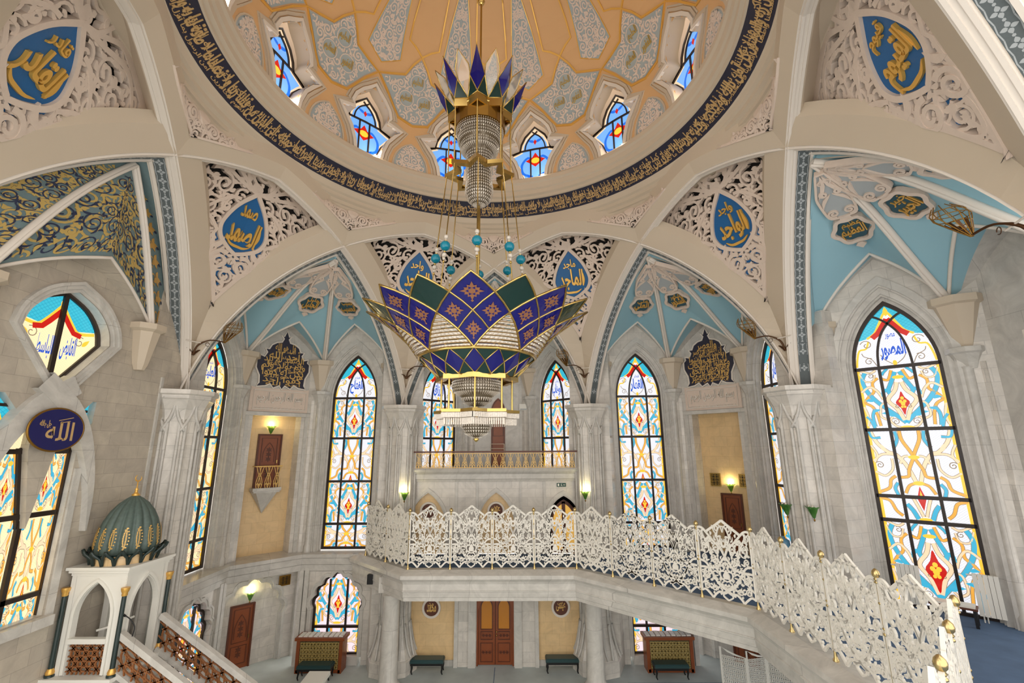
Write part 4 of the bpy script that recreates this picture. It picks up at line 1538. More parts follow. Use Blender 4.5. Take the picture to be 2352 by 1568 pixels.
struct(mb.obj('trim_12'), 'underside of the front mezzanine')
mb = MB()
for x in (-3.52, 3.45):
    mb.lathe([(.42, GZ), (.42, GZ + .14), (.36, GZ + .2), (.31, GZ + .3), (.285, -.2), (.285, 1.0), (.34, 1.1)], 'marble_plain', 24, (x, 7.6))
cm = None
for x in (-3.52, 3.45):
    b = MB()
    b.lathe([(.42, GZ), (.42, GZ + .14), (.36, GZ + .2), (.31, GZ + .3), (.285, -.2), (.285, 1.0), (.34, 1.1)], 'marble_plain', 24, (0, 0))
    struct(b.obj('column', None, Matrix.Translation((x, 7.6, 0))), 'round grey column under the mezzanine')

# ================================================================== wall under the high balcony
CW = 9.24
mb = MB()
f = flat(CW)
nich = [archloop(.72, MZ, 3.0, 4.27, 10, cx) for cx in (-2.68, 0.03)]
dop = archloop(.52, MZ, 3.2, 4.0, 10, 2.70)
def arch_hole_wall(x0, x1, z0, z1, holes, m):
    """wall strip with openings that stand on its foot"""
    P = [(x1, z0), (x1, z1), (x0, z1), (x0, z0)]
    for h in sorted(holes, key=lambda h: h[0][0]):
        P += h[::-1]
    mb.plate(P, [], f, 0, 0, m, False)
arch_hole_wall(-4.3, 4.3, MZ, 5.0, nich + [dop], 'marble')
for h in nich:
    cx = (h[0][0] + h[-1][0]) / 2
    ls = [archloop(.72 + d, MZ, 3.0, 4.27 + d * 1.3, 10, cx) for d in (.14, .04, 0)]
    mb.grid([[f(x, y, 0) for x, y in ls[0]], [f(x, y, .06) for x, y in ls[0]]], 'marble_plain', False, False)
    steps(mb, ls, [.06, .03, -.1], f, 'marble_plain', True)
    mb.plate(archloop(.72, MZ, 3.0, 4.27, 10, cx), [], f, -.12, -.12, 'beige', False)
ls = [archloop(.52 + d, MZ, 3.2, 4.0 + d * 1.3, 10, 2.70) for d in (.26, .14, .10, 0)]
mb.grid([[f(x, y, 0) for x, y in ls[0]], [f(x, y, .06) for x, y in ls[0]]], 'marble_plain', False, False)
steps(mb, ls, [.06, .03, -.0, -.25], f, 'marble_plain', True)
for x0, x1 in ((-3.75, -1.55), (-.72, 1.0), (1.95, 3.75)):
    for xx in (x0, x1):
        mb.box(xx - .05, xx + .05, CW - .04, CW, MZ, 4.75, 'marble_plain')
    mb.box(x0, x1, CW - .04, CW, 4.72, 4.82, 'marble_plain')
mb.box(-4.3, 4.3, CW, CW + .02, 1.0, MZ, 'marble')
# ground floor: grey piers, beige fields, door recess
for x0, x1, m in ((-4.3, -3.32, 'marble'), (-3.32, -1.5, 'beige'), (-1.5, -.70, 'marble'), (.70, 1.6, 'marble'), (1.6, 3.36, 'beige'), (3.36, 4.3, 'marble')):
    mb.box(x0, x1, CW + (.1 if m == 'beige' else 0), CW + .3, GZ, 1.1, m)
mb.box(-.7, .7, CW, CW + .3, .55, 1.1, 'marble')
for x in (-3.36, -1.46, 1.56, 3.40):
    mb.box(x - .07, x + .07, CW - .07, CW + .1, GZ, 1.1, 'marble_plain')
for x in (-.86, .86):
    mb.box(x - .14, x + .14, CW - .10, CW + .1, GZ, .55, 'marble_plain')
mb.box(-3.3, -1.5, CW + .06, CW + .1, GZ, GZ + .2, 'marble_plain')
mb.box(1.6, 3.36, CW + .06, CW + .1, GZ, GZ + .2, 'marble_plain')
struct(mb.obj('wall_balcony'), 'grey marble wall under the high balcony')
# high balcony
mb = MB()
pr = [(.4, 5.22), (-.16, 5.22), (-.20, 5.16), (-.16, 5.08), (-.06, 4.98), (-.04, 4.80), (.0, 4.78), (.02, 4.70), (.3, 4.7)]
sweep_path(mb, [(-3.95, 10.5), (-3.95, 9.12), (3.95, 9.12), (3.95, 10.5)], pr, 'marble_plain')
mb.box(-3.9, 3.9, 9.14, 12.6, 4.9, 5.2, 'marble_plain')
struct(mb.obj('floor'), 'high balcony floor and cornice')

# ================================================================== qibla wall at the left (frame of the bay at -90)
QM = Rz(-90)
QW = 9.2
mb = MB()
f = flat(QW)
diam = [(.0, 7.28)] + [(1.03, 8.50)] + cr([(1.03, 8.50), (.92, 8.88), (.56, 9.28), (0, 9.54)], 4)[1:-1] + [(0, 9.54)]
diam = diam + [(-x, z) for x, z in diam[-2:0:-1]]
diam = [(x + .07, z) for x, z in diam]
low = [(.76, 2.62), (.80, 6.2), (.70, 6.5), (.40, 6.70), (0, 6.8), (-.40, 6.70), (-.70, 6.5), (-.80, 6.2), (-.76, 2.62)]
tri = [(.62, 6.74), (.88, 6.34), (1.04, 6.62), (1.06, 7.12), (.96, 7.12)]
trl = [(-x, z) for x, z in tri][::-1]
mb.plate([(3.7, GZ), (3.7, 10.9), (-3.7, 10.9), (-3.7, GZ)], [diam[::-1], low[::-1], tri[::-1], trl[::-1]], f, -.22, 0, 'marble_warm', True, 'marble_plain')
c = (.07, 8.45)
big = lambda k: [(c[0] + (x - c[0]) * k, c[1] + (z - c[1]) * k) for x, z in diam]
steps(mb, [big(1.24), big(1.17), big(1.08), big(1.0)], [.10, .06, .02], f, 'marble_plain')
mb.grid([[f(x, z, 0) for x, z in big(1.24) + big(1.24)[:1]], [f(x, z, .10) for x, z in big(1.24) + big(1.24)[:1]]], 'marble_plain', False, False)
for sg in (1, -1):
    P = cr([(1.26, 4.2), (1.22, 4.9), (1.10, 5.5), (.84, 6.22), (.50, 6.74), (.08, 7.12), (-.36, 7.45)], 6)
    mb.ribbon([(sg * x, z) for x, z in P], lambda t: .03 + .42 * min(1, t * 1.35), f, -.1, .14 + .01 * (sg > 0), 'marble_plain')
    mb.box(sg * .90 - .08, sg * .90 + .08, QW - .04, QW, 2.4, 5.6, 'marble_plain')
mb.plate([(.0, 4.45), (.29, 6.0), (.28, 6.7), (-.28, 6.7), (-.29, 6.0)], [], f, -.16, .02, 'marble_warm')
mb.box(-.9, .9, QW - .16, QW, 2.40, 2.60, 'marble_plain')
for sg in (1, -1):
    mb.box(sg * 2.95 - .05, sg * 2.95 + .05, QW - .03, QW, GZ, 8.0, 'marble_plain')
struct(mb.obj('wall_left', None, QM), 'grey stone wall with crossed tracery and diamond window')
# its lights
def qglass(P, pat):
    g = MB()
    g.plate(P, [], F0, 0, 0, 'g_warm', False)
    pat(g)
    return g
e = bpy.data.objects.new('window_11', None); COL.objects.link(e)
e.matrix_world = QM @ Matrix.Translation((0, QW + .3, 0))
struct(e, 'diamond window with blue lettering above the medallion')
def pat_d(g):
    f = lambda x, y, h: (x + .07, -h, y)
    top = [(x - .07, z) for x, z in diam if z > 8.90]
    g.plate([(.92, 8.80)] + [p for p in top if 8.81 < p[1]] + [(-.92, 8.80), (-.45, 8.72), (-.3, 8.86), (0, 9.2), (.3, 8.86), (.45, 8.72)], [], f, .003, .003, 'g_sky', False)
    for sg in (1, -1):
        g.ribbon([(sg * x, z) for x, z in cr([(.88, 8.74), (.5, 8.68), (.30, 8.84), (0, 9.24)], 5)], .07, f, .006, .006, 'g_yellow')
        g.ribbon([(sg * x, z) for x, z in [(0, 9.1), (.22, 8.82), (.36, 8.66), (.56, 8.62)]], .12, f, .007, .007, 'g_red')
        g.ribbon([(sg * x, z) for x, z in spiral(.55, 8.48, .14, 1.2, 1, 1)], .02, f, .006, .006, 'g_lead')
        g.blob([(sg * x, z) for x, z in leaf(.62, 8.4, .8, .25, .1)], f, .006, .006, 'g_yellow')
    g.blob(leaf(0, 9.16, pi / 2, .26, .14), f, .008, .008, 'g_yellow')
MB.obj(qglass(diam, pat_d), 'glass', e)
t = MB()
put_text(t, 'القابض', .38, 8.28, .36, .54, F0, .01, .01, 'g_ink', bold=.02)
put_text(t, 'الباسط', -.16, 8.24, .36, .54, F0, .01, .01, 'g_ink', bold=.012)
t.obj('lettering', e)
fr = MB()
fr.plate(big(1.04), [big(.93)[::-1]], F0, -.03, .05, 'frame_dark')
fr.box(.02, .12, -.06, .02, 7.35, 9.5, 'frame_dark')
fr.obj('frame', e)
e = bpy.data.objects.new('window_12', None); COL.objects.link(e)
e.matrix_world = QM @ Matrix.Translation((0, QW + .17, 0))
struct(e, 'pair of orange stained glass lights under the medallion at the far left')
def pat_l(g):
    for sg in (1, -1):
        ff = lambda x, y, h, sg=sg: (sg * (.40 + x * .38), -h, y)
        diamond_row(g, ff, 4.75, 5.95, 1.0)
        cross_row(g, ff, 3.1, 4.62)
        diamond_row(g, ff, 2.0, 3.02, .4)
        g.ribbon([(sg * .71, 2.62), (sg * .71, 6.3)], .07, F0, .003, .003, 'g_orange')
        g.ribbon([(sg * .10, 2.62), (sg * .10, 4.6), (sg * .38, 6.0)], .05, F0, .003, .003, 'g_orange')
        g.plate([(sg * .55, 6.7), (sg * .88, 6.25), (sg * 1.12, 6.5), (sg * 1.12, 7.2), (sg * .9, 7.2)][::sg], [], F0, .002, .002, 'g_sky', False)
        g.ribbon([(sg * .7, 6.4), (sg * .86, 6.75), (sg * .98, 6.8)], .07, F0, .005, .005, 'g_yellow')
MB.obj(qglass(low, pat_l), 'glass', e)
fr = MB()
for zz in (3.06, 4.68, 5.98):
    fr.box(-.72, .72, -.07, .02, zz - .05, zz + .05, 'frame_dark')
fr.box(-.045, .045, -.07, .02, 2.6, 4.6, 'frame_dark')
for sg in (1, -1):
    fr.box(sg * .78 - .03, sg * .78 + .03, -.06, .02, 2.6, 6.3, 'frame_dark')
    fr.ribbon([(sg * .03, 4.45), (sg * .33, 6.05)], .07, F0, -.02, .06, 'frame_dark')
    fr.box(min(sg * .7, sg * 1.0), max(sg * .7, sg * 1.0), -.05, .02, 6.86, 6.92, 'frame_dark')
fr.obj('frame', e)

# ---- its patterned vault
QP = Vector((0, 8.50, 12.84))
QB = Vector((2.0, 9.05, 9.28))
QL = Vector((0.08, 8.66, 10.42))
QB0 = Vector((3.25, 9.15, 8.3))
def qrib(t):
    p = QP.lerp(QB, t)
    return p + Vector((0, 0, .30 * sin(pi * t)))
def qmain(t):
    s0, s1 = XS + .1, 6.75
    p = rib_in_frame(-22.5, s0 + (s1 - s0) * t, -.50, .06)
    return p + (QP - rib_in_frame(-22.5, s0, -.50, .06)) * (1 - t) ** 2
def qcell(w, t):
    A, B = mx(qrib(t)), qrib(t)
    G = QP.lerp(QL, t) + Vector((0, .0, .12 * sin(pi * t)))
    u = 1 + w if w <= 0 else 1 - w
    e, b = (A, mx(QB)) if w <= 0 else (B, QB)
    fcv = fcurve(b, QL, u, .10)
    k = sin(pi / 2 * u)
    k += (u - k) * t ** 6
    return e.lerp(G, k) + (fcv - Vector(b).lerp(QL, u)) * t ** 6
def qside(w, t):
    return qrib(t).lerp(qmain(t), (w + 1) / 2)
mb, tr, gp = MB(), MB(), MB()
mb.grid([[tuple(qcell(-1 + i / 8, j / 14)) for i in range(17)] for j in range(15)], 'vault_slate')
for sg in (1, -1):
    mb.grid([[tuple(Vector((sg * p.x, p.y, p.z))) for p in (qside(-1 + i / 4, j / 14) for i in range(9))] for j in range(15)], 'vault_slate')
    pts = [Vector((sg * p.x, p.y, p.z)) for p in (qrib(i / 16) for i in range(17))]
    tr.tube([p + Vector((0, -.04, -.03)) for p in pts], .09, 'plaster_white', 6)
    tr.tube([p + Vector((0, -.12, -.06)) for p in pts], .04, 'plaster_white', 6)
    b = MB()
    b.lathe([(.12, 8.05), (.18, 8.2), (.34, 9.06), (.46, 9.12), (.46, 9.27), (.2, 9.3)], 'plaster', 8, (0, 0), False, .5)
    struct(b.obj('bracket', None, QM @ Matrix.Translation((sg * 2.0, 9.12, 0))))
s0 = XS + .1
a = rib_in_frame(-22.5, s0, -.53, .03)
mb.face([(0, 7.55, 13.12), (a.x, a.y, a.z), tuple(QP), (-a.x, a.y, a.z)], 'vault_slate')
for sg in (1, -1):
    mb.grid([[(sg * p.x, p.y, p.z) for p in (rib_in_frame(-22.5, s0 + (6.75 - s0) * j / 14, -.53, .03) for j in range(15))], [(sg * p.x, p.y, p.z) for p in (qmain(j / 14) for j in range(15))]], 'vault_slate')
L1 = soffit(mb, qcell, lambda p: Vector((p.x, QW + .02, p.z - .03)), 'marble_warm', 'marble_warm')
tr.tube([p + Vector((0, -.02, -.02)) for p in L1], .04, 'plaster_white', 6)
QF = Patch(qcell, len_center(qcell), lambda t: max(.05, (qcell(1, t) - qcell(-1, t)).length / 2), 1)
if Vector(QF(0, 1, .1)).z > Vector(QF(0, 1, 0)).z: QF.flip = -1
SF = Patch(qside, len_center(qside), lambda t: max(.04, (qside(1, t) - qside(-1, t)).length / 2), 1)
if Vector(SF(0, 1, .1)).y > Vector(SF(0, 1, 0)).y: SF.flip = -1
okq = lambda x, y: y > .5 and QF.inside(x, y, .10) 
def okq2(x, y):
    return okq(x, y)
def ext_ok(x, y):
    return QF.inside(x, y, .08)
scrollwork(gp, QF, ext_ok, (1.9, .5, QF.H - .05), 'gold_paint', .09, .22, .004, .010, .04, 21, .18, 60, 900)
scrollwork(gp, QF, ext_ok, (1.9, .5, QF.H - .05), 'navy_paint', .12, .24, .012, .014, .026, 22, .14, 40, 260)
for y in (QF.H * .45, QF.H * .68, QF.H * .88):
    for q in range(6):
        gp.blob(leaf(.02 * cos(q), y + .02 * sin(q), q * pi / 3 + .5, .17, .1), QF, .016, .016, 'gold_paint')
    gp.ribbon(circle(0, y, .06, n=10), .025, QF, .018, .018, 'navy_paint', True)
y = .7
k = 0
while y < SF.H - .25:
    w = SF.wf(y / SF.H)
    s_ = min(.34, w * 1.1)
    gp.ribbon(spiral(-s_ * .35, y, s_ * .5, 1.1, 1.5, 1, .4), .04, SF, .008, .008, 'gold', )
    for a, l in ((.2, .9), (-.9, .7), (1.1, .7), (2.2, .6)):
        gp.blob(leaf(.0, y - .05, a, s_ * l, s_ * .4), SF, .012, .012, 'gold')
    gp.blob(leaf(s_ * .5, y + .02, .1, s_ * .5, s_ * .25), SF, .014, .014, 'navy_paint')
    y += .46
SFl = lambda x, y, h: (lambda p: (-p[0], p[1], p[2]))(SF(x, y, h))
scrollwork(gp, SFl, lambda x, y: SF.inside(x, y, .05), (.7, .4, SF.H - .1), 'gold_paint', .08, .18, .004, .010, .04, 23, .16, 40, 500)
scrollwork(gp, SFl, lambda x, y: SF.inside(x, y, .05), (.7, .4, SF.H - .1), 'navy_paint', .1, .2, .012, .014, .026, 24, .14, 20, 150)
gpv = len(gp.v)
qv = struct(mb.obj('ceiling', None, QM), 'slate blue vault painted with gold scrolls')
tr.obj('rib_moulding', qv)
gp.obj('painted_scrolls', qv)

# ---- oval medallion
r = root('oval_medallion', 'dark blue oval medallion with gold Arabic writing hung on the left tracery', 'medallion', QM)
mb = MB()
f = flat(QW - .22)
mb.plate(circle(0, 6.43, .60, .44, 40), [], f, -.02, .03, 'navy')
mb.obj('board', r)
mb = MB()
mb.tube([f(x, z, .015) for x, z in circle(0, 6.43, .605, .445, 48)], .022, 'brass_dull', 8, True)
mb.box(-.02, .02, QW - .21, QW - .1, 6.70, 6.74, 'brass_dull')
mb.box(-.02, .02, QW - .21, QW - .1, 6.1, 6.14, 'brass_dull')
mb.obj('rim', r)
mb = MB()
put_text(mb, 'الله', .06, 6.40, .60, .40, f, .03, .04, 'script_gold', bold=.006)
put_text(mb, 'جل جلاله', -.28, 6.54, .24, .16, f, .03, .04, 'script_gold')
mb.ribbon([(-.02, 6.62), (.3, 6.70)], .014, f, .03, .04, 'script_gold')
mb.ribbon([(.02, 6.57), (.24, 6.62)], .014, f, .03, .04, 'script_gold')
mb.obj('calligraphy', r)

# ================================================================== dome windows (frame of the window)
def dome_window():
    g, fr = MB(), MB()
    ff = lambda x, v, h: (x, 6.55 - h, DZ + v)
    P = [(x * .98, v) for x, v in wop(.0)]
    P = [(x, min(v, 1.5)) if v > 1.5 else (x, v) for x, v in P]
    half = [(.46, -1.02), (.52, -.6), (.68, -.15), (.94, .20), (1.14, .42), (.62, .58), (.56, .9), (.40, 1.22), (0, 1.62)]
    loop = half + [(-x, v) for x, v in half[-2::-1]]
    g.plate(loop, [], ff, 0, 0, 'g_cream', False)
    inn = [(.40, -.9), (.46, -.5), (.62, -.1), (.84, .22), (.95, .36), (.52, .52), (.46, .85), (.30, 1.15), (0, 1.3)]
    g.plate(inn + [(-x, v) for x, v in inn[-2::-1]], [], ff, .004, .004, 'g_pale', False)
    for sg in (1, -1):
        g.ribbon([(sg * x, v) for x, v in cr([(.12, -.6), (.5, -.4), (.55, 0), (.3, .28), (.12, .1)], 4)], .10, ff, .008, .008, 'g_deep')
        g.blob([(sg * x, v) for x, v in leaf(.1, -.75, .9, .4, .14)], ff, .008, .008, 'g_deep')
        g.blob([(sg * x, v) for x, v in leaf(.0, .95, .4, .35, .12)], ff, .008, .008, 'g_deep')
    g.blob([(0, .48), (.12, .28), (.40, .14), (.22, .02), (0, -.16), (-.22, .02), (-.40, .14), (-.12, .28)], ff, .010, .010, 'g_red')
    g.blob(circle(0, .12, .17, .13, 10), ff, .012, .012, 'g_yellow')
    g.blob([(0, 1.08), (.07, .96), (0, .82), (-.07, .96)], ff, .012, .012, 'g_red')
    # frame
    fr.ribbon(loop, .07, ff, -.03, .05, 'frame_dark')
    fr.ribbon([(-1.12, .44), (-.6, .60), (0, .62), (.6, .60), (1.12, .44)], .06, ff, -.02, .05, 'frame_dark')
    for sg in (1, -1):
        fr.ribbon([(sg * .19, -1.02), (sg * .19, .6)], .05, ff, -.02, .05, 'frame_dark')
        fr.ribbon([(sg * x, v) for x, v in cr([(.42, .62), (.36, .9), (.2, 1.16), (0, 1.32), (-.1, 1.42)], 4)], .045, ff, -.02, .05, 'frame_dark')
    return g.mesh('glass'), fr.mesh('frame')
_dwg, _dwf = dome_window()
DWL = {-75: 'leftmost stained glass window of the dome', -45: 'second dome window from the left', -15: 'dome window just left of the chandelier', 15: 'dome window just right of the chandelier', 45: 'second dome window from the right', 75: 'rightmost stained glass window of the dome', -105: 'dome window beyond the leftmost one'}
for i, (az, lab) in enumerate(DWL.items()):
    e = bpy.data.objects.new('window_%d' % (13 + i), None); COL.objects.link(e)
    e.matrix_world = Rz(az)
    struct(e, lab)
    MB().obj('glass', e, None, _dwg)
    MB().obj('frame', e, None, _dwf)
# ================================================================== chandelier
def pol(r, deg, z):
    a = R(deg)
    return (r * sin(a), -r * cos(a), z)                 # bearing 0 faces the viewer
def star(r0, r1, n=8):
    return [((r0 if i % 2 == 0 else r1), 360 / n / 2 * i) for i in range(2 * n)]
def star_band(mb, r0, r1, z0, z1, t, m, n=8):
    S = star(r0, r1, n)
    S.append(S[0])
    o0 = [pol(r, a, z0) for r, a in S]; o1 = [pol(r, a, z1) for r, a in S]
    i0 = [pol(r - t, a, z0) for r, a in S]; i1 = [pol(r - t, a, z1) for r, a in S]
    for a, b in ((o0, o1), (o1, i1), (i1, i0), (i0, o0)):
        mb.grid([a, b], m, False, False)
CH = root('chandelier', 'huge lotus-shaped chandelier of blue and green glass with crystal tiers on a brass rod', 'chandelier')
mb = MB()
mb.tube([(0, 0, 8.0), (0, 0, 23.1)], .028, 'brass', 8)
mb.lathe([(.0, 17.5), (.07, 17.54), (.10, 17.62), (.07, 17.70), (.03, 17.74), (.0, 17.75)], 'brass', 12)
mb.obj('rod', CH)
mb = MB()
star_band(mb, .80, .62, 13.90, 14.12, .04, 'brass')
mb.lathe([(.60, 14.0), (.64, 14.02), (.64, 14.06), (.0, 14.10)], 'brass', 16)
mb.lathe([(.60, 13.62), (.63, 13.62), (.63, 14.0), (.60, 14.0)], 'brass_dull', 16, smooth=False)
mb.obj('crown_ring', CH)
def facets(mb, prof, m, n=28, strips=True, c=(0, 0)):
    """crystal body hung in rows of small drops"""
    for (r0, z0), (r1, z1) in zip(prof, prof[1:]):
        rows = max(1, int(abs(z1 - z0) / .075 + .5))
        for j in range(rows):
            za, zb = z0 + (z1 - z0) * j / rows, z0 + (z1 - z0) * (j + .84) / rows
            ra, rb = r0 + (r1 - r0) * j / rows, r0 + (r1 - r0) * (j + .92) / rows
            k = max(8, int(2 * pi * max(ra, rb) / .055))
            for i in range(k):
                a0, a1, am = 360 * i / k, 360 * (i + .78) / k, 360 * (i + .39) / k
                A, B, Cc, D = pol(ra, a0, za), pol(ra, a1, za), pol(rb + .012, am, (za + zb) / 2), pol(rb, am, zb)
                mb.raw([A, B, Cc, D], [(0, 1, 2), (1, 3, 2), (3, 0, 2)], m)
mb = MB()
facets(mb, [(.56, 13.86), (.58, 13.5), (.52, 13.46), (.54, 13.28), (.46, 13.24), (.46, 13.06), (.32, 12.96), (.31, 12.2)], 'crystal')
mb.lathe([(.52, 13.86), (.52, 13.3), (.40, 13.1), (.27, 12.9), (.27, 12.2)], 'crystal_core', 24)
mb.obj('crystal_column', CH)
mb = MB()
facets(mb, [(.30, 12.2), (.33, 12.05), (.33, 11.88), (.28, 11.74), (.16, 11.62), (.02, 11.58)], 'crystal')
mb.lathe([(.27, 12.2), (.30, 12.0), (.25, 11.74), (.0, 11.6)], 'crystal_core', 20)
mb.obj('crystal_ball', CH)
mb = MB()
star_band(mb, .84, .60, 12.36, 12.46, .16, 'brass')
mb.obj('star_ring', CH)
# crown petals
def crown_petal():
    b, g, l = MB(), MB(), MB()
    B, L_, R_, T, M_ = pol(.80, 0, 14.12), pol(.88, -11.5, 14.5), pol(.88, 11.5, 14.5), pol(1.17, 0, 15.05), pol(1.0, 0, 14.5)
    for a, c, d in ((B, L_, M_), (L_, T, M_), (T, R_, M_), (R_, B, M_)):
        b.face([a, c, d], 'petal_blue')
    GL, GR = pol(.62, -22.5, 14.12), pol(.62, 22.5, 14.12)
    g.face([B, L_, GL], 'petal_green'); g.face([B, GR, R_], 'petal_green')
    for P in ([B, L_, T, R_, B], [L_, GL, B, GR, R_]):
        l.tube(P, .016, 'brass', 5)
    return b.mesh('blue_petal'), g.mesh('green_petal'), l.mesh('petal_rim')
cb, cg, cl = crown_petal()
def clear_petal():
    c, l = MB(), MB()
    P = [pol(.64, 22.5, 14.12), pol(.82, 11, 14.45), pol(.97, 12, 14.72), pol(1.16, 22.5, 15.02), pol(.97, 33, 14.72), pol(.82, 34, 14.45)]
    c.face(P, 'crystal_clear')
    l.tube(P + P[:1], .014, 'brass', 5)
    return c.mesh('clear_petal'), l.mesh('petal_rim')
cc, ccl = clear_petal()
for k in range(8):
    M = Matrix.Rotation(R(45 * k), 4, 'Z')
    o = MB().obj('blue_petal', CH, M, cb); MB().obj('petal_rim', o, None, cl)
    MB().obj('green_petal', CH, M, cg)
    o = MB().obj('clear_petal', CH, M, cc); MB().obj('petal_rim', o, None, ccl)
    b = MB()
    b.tube([pol(.76, 45 * k, 14.0), pol(.76, 45 * k, 12.42)], .018, 'brass', 6)
    b.obj('upper_rod', CH)
# eight hanging chains with teal beads
def chain():
    c, t = MB(), MB()
    P = lambda s: (.78 + (1.12 - .78) * s, 12.36 + (8.75 - 12.36) * s)
    c.tube([pol(P(0)[0], 0, P(0)[1]), pol(P(1)[0], 0, P(1)[1])], .013, 'brass', 6)
    ball = lambda mb, s, r, m: mb.lathe([(r * sin(pi * i / 8) + .0001, P(s)[1] - r * cos(pi * i / 8)) for i in range(9)], m, 12, (0, -P(s)[0]), True, cap=False)
    ball(t, .585, .112, 'bead_teal')
    for s, r in ((.525, .05), (.545, .03), (.645, .055), (.67, .035)):
        ball(c, s, r, 'crystal')
    for s in (.55, .622, .69):
        ball(c, s, .028, 'brass')
    return c.mesh('chain'), t.mesh('bead')
c1, c2 = chain()
for k in range(8):
    M = Matrix.Rotation(R(45 * k + 3), 4, 'Z')
    o = MB().obj('chain', CH, M, c1)
    MB().obj('bead', o, None, c2)['label'] = 'teal glass bead'
# lotus bowl
def lot(deg, t, h=0.0):
    r = 1.27 + (2.47 - 1.27) * (t * .72 + .28 * t * t) 
    z = 7.90 + (8.98 - 7.90) * (t * 1.15 - .15 * t * t)
    n = Vector((-.66, .75))                              # inward and up
    return pol(r + h * .66, deg, z - h * .75)
def quad(mb, P, m, h=0.0, n=3):
    """rhombus of bowl points (deg, t): bottom, right, top, left"""
    B, R_, T, L_ = P
    f = lambda u, v: lot(*[(1 - u) * (1 - v) * B[i] + u * (1 - v) * R_[i] + u * v * T[i] + (1 - u) * v * L_[i] for i in (0, 1)], h)
    mb.grid([[f(i / n, j / n) for i in range(n + 1)] for j in range(n + 1)], m, False, False)
def lines(mb, P, r=.02, h=.004):
    Q = []
    for a, b in zip(P, P[1:]):
        for i in range(4):
            Q.append(lot(a[0] + (b[0] - a[0]) * i / 4, a[1] + (b[1] - a[1]) * i / 4, h))
    Q.append(lot(*P[-1], h))
    mb.tube(Q, r, 'brass', 5)
JT = .50
def blue_big():
    b, orn, l = MB(), [], MB()
    B, R_, T, L_ = (0, .0), (22.5, JT), (0, 1.0), (-22.5, JT)
    mid = lambda a, c: ((a[0] + c[0]) / 2, (a[1] + c[1]) / 2)
    C0 = (0, JT)
    br, rt, tl, lb = mid(B, R_), mid(R_, T), mid(T, L_), mid(L_, B)
    for q in ((B, br, C0, lb), (br, R_, rt, C0), (C0, rt, T, tl), (lb, C0, tl, L_)):
        quad(b, q, 'petal_blue')
        cx, ct = sum(p[0] for p in q) / 4, sum(p[1] for p in q) / 4
        o_ = MB()
        orn.append(o_)
        P = []
        for i in range(24):
            a = 2 * pi * i / 24
            d = 1 / (abs(cos(a)) + abs(sin(a))) * (1 + .16 * (-1) ** i)
            P.append((cx + 5.3 * d * cos(a), ct + .105 * d * sin(a)))
        o_.face([lot(*p, .012) for p in P], 'petal_bronze')
        for i in range(6):
            a = 2 * pi * i / 6
            o_.face([lot(cx + 2.2 * cos(a) + 1.0 * cos(a + e), ct + .045 * sin(a) + .02 * sin(a + e), .016) for e in (0, 2.1, 4.2)], 'petal_blue')
        o_.face([lot(cx + .9 * cos(e), ct - .125 + .018 * sin(e), .012) for e in (0, 1.57, 3.14, 4.71)], 'petal_bronze')
    lines(l, [B, R_, T, L_, B], .024)
    lines(l, [br, tl], .02); lines(l, [lb, rt], .02)
    return b.mesh('blue_petal'), [o_.mesh('ornament') for o_ in orn], l.mesh('petal_rim')
def green_big():
    g, l, c = MB(), MB(), MB()
    P = [(22.5, JT), (33.75, .75), (22.5, 1.0), (11.25, .75)]
    quad(g, P, 'petal_green')
    lines(l, P + P[:1], .022)
    for j in range(10):
        t = JT * (j + .5) / 10
        w = 22.5 * (1 - t / JT) * .98
        c.tube([lot(22.5 - w + 2 * w * i / 6, t, .03) for i in range(7)], .008, 'brass_dull', 4)
    n = 9
    for j in range(n):                                   # rows of crystal in the lower gap
        t0, t1 = JT * j / n, JT * (j + 1) / n
        w0, w1 = 22.5 * (1 - t0 / JT), 22.5 * (1 - t1 / JT)
        k = max(1, int(12 * (1 - j / n)))
        t1 = t0 + (t1 - t0) * .78
        for i in range(k):
            e = lambda u, w: 22.5 - w + 2 * w * (u if u * k - int(u * k) < .01 or True else u) * .97
            c.face([lot(e(i / k, w0), t0, .0), lot(e((i + 1) / k, w0), t0, .0), lot(e((i + .5) / k, w0), (t0 + t1) / 2, .02), ], 'crystal')
            c.face([lot(e((i + 1) / k, w0), t0), lot(e((i + 1) / k, w1), t1), lot(e((i + .5) / k, w0), (t0 + t1) / 2, .02)], 'crystal')
            c.face([lot(e((i + 1) / k, w1), t1), lot(e(i / k, w1), t1), lot(e((i + .5) / k, w0), (t0 + t1) / 2, .02)], 'crystal')
            c.face([lot(e(i / k, w1), t1), lot(e(i / k, w0), t0), lot(e((i + .5) / k, w0), (t0 + t1) / 2, .02)], 'crystal')
    return g.mesh('green_petal'), l.mesh('petal_rim'), c.mesh('crystal_panel')
b1_, b2_, b3_ = blue_big()
g1_, g2_, g3_ = green_big()
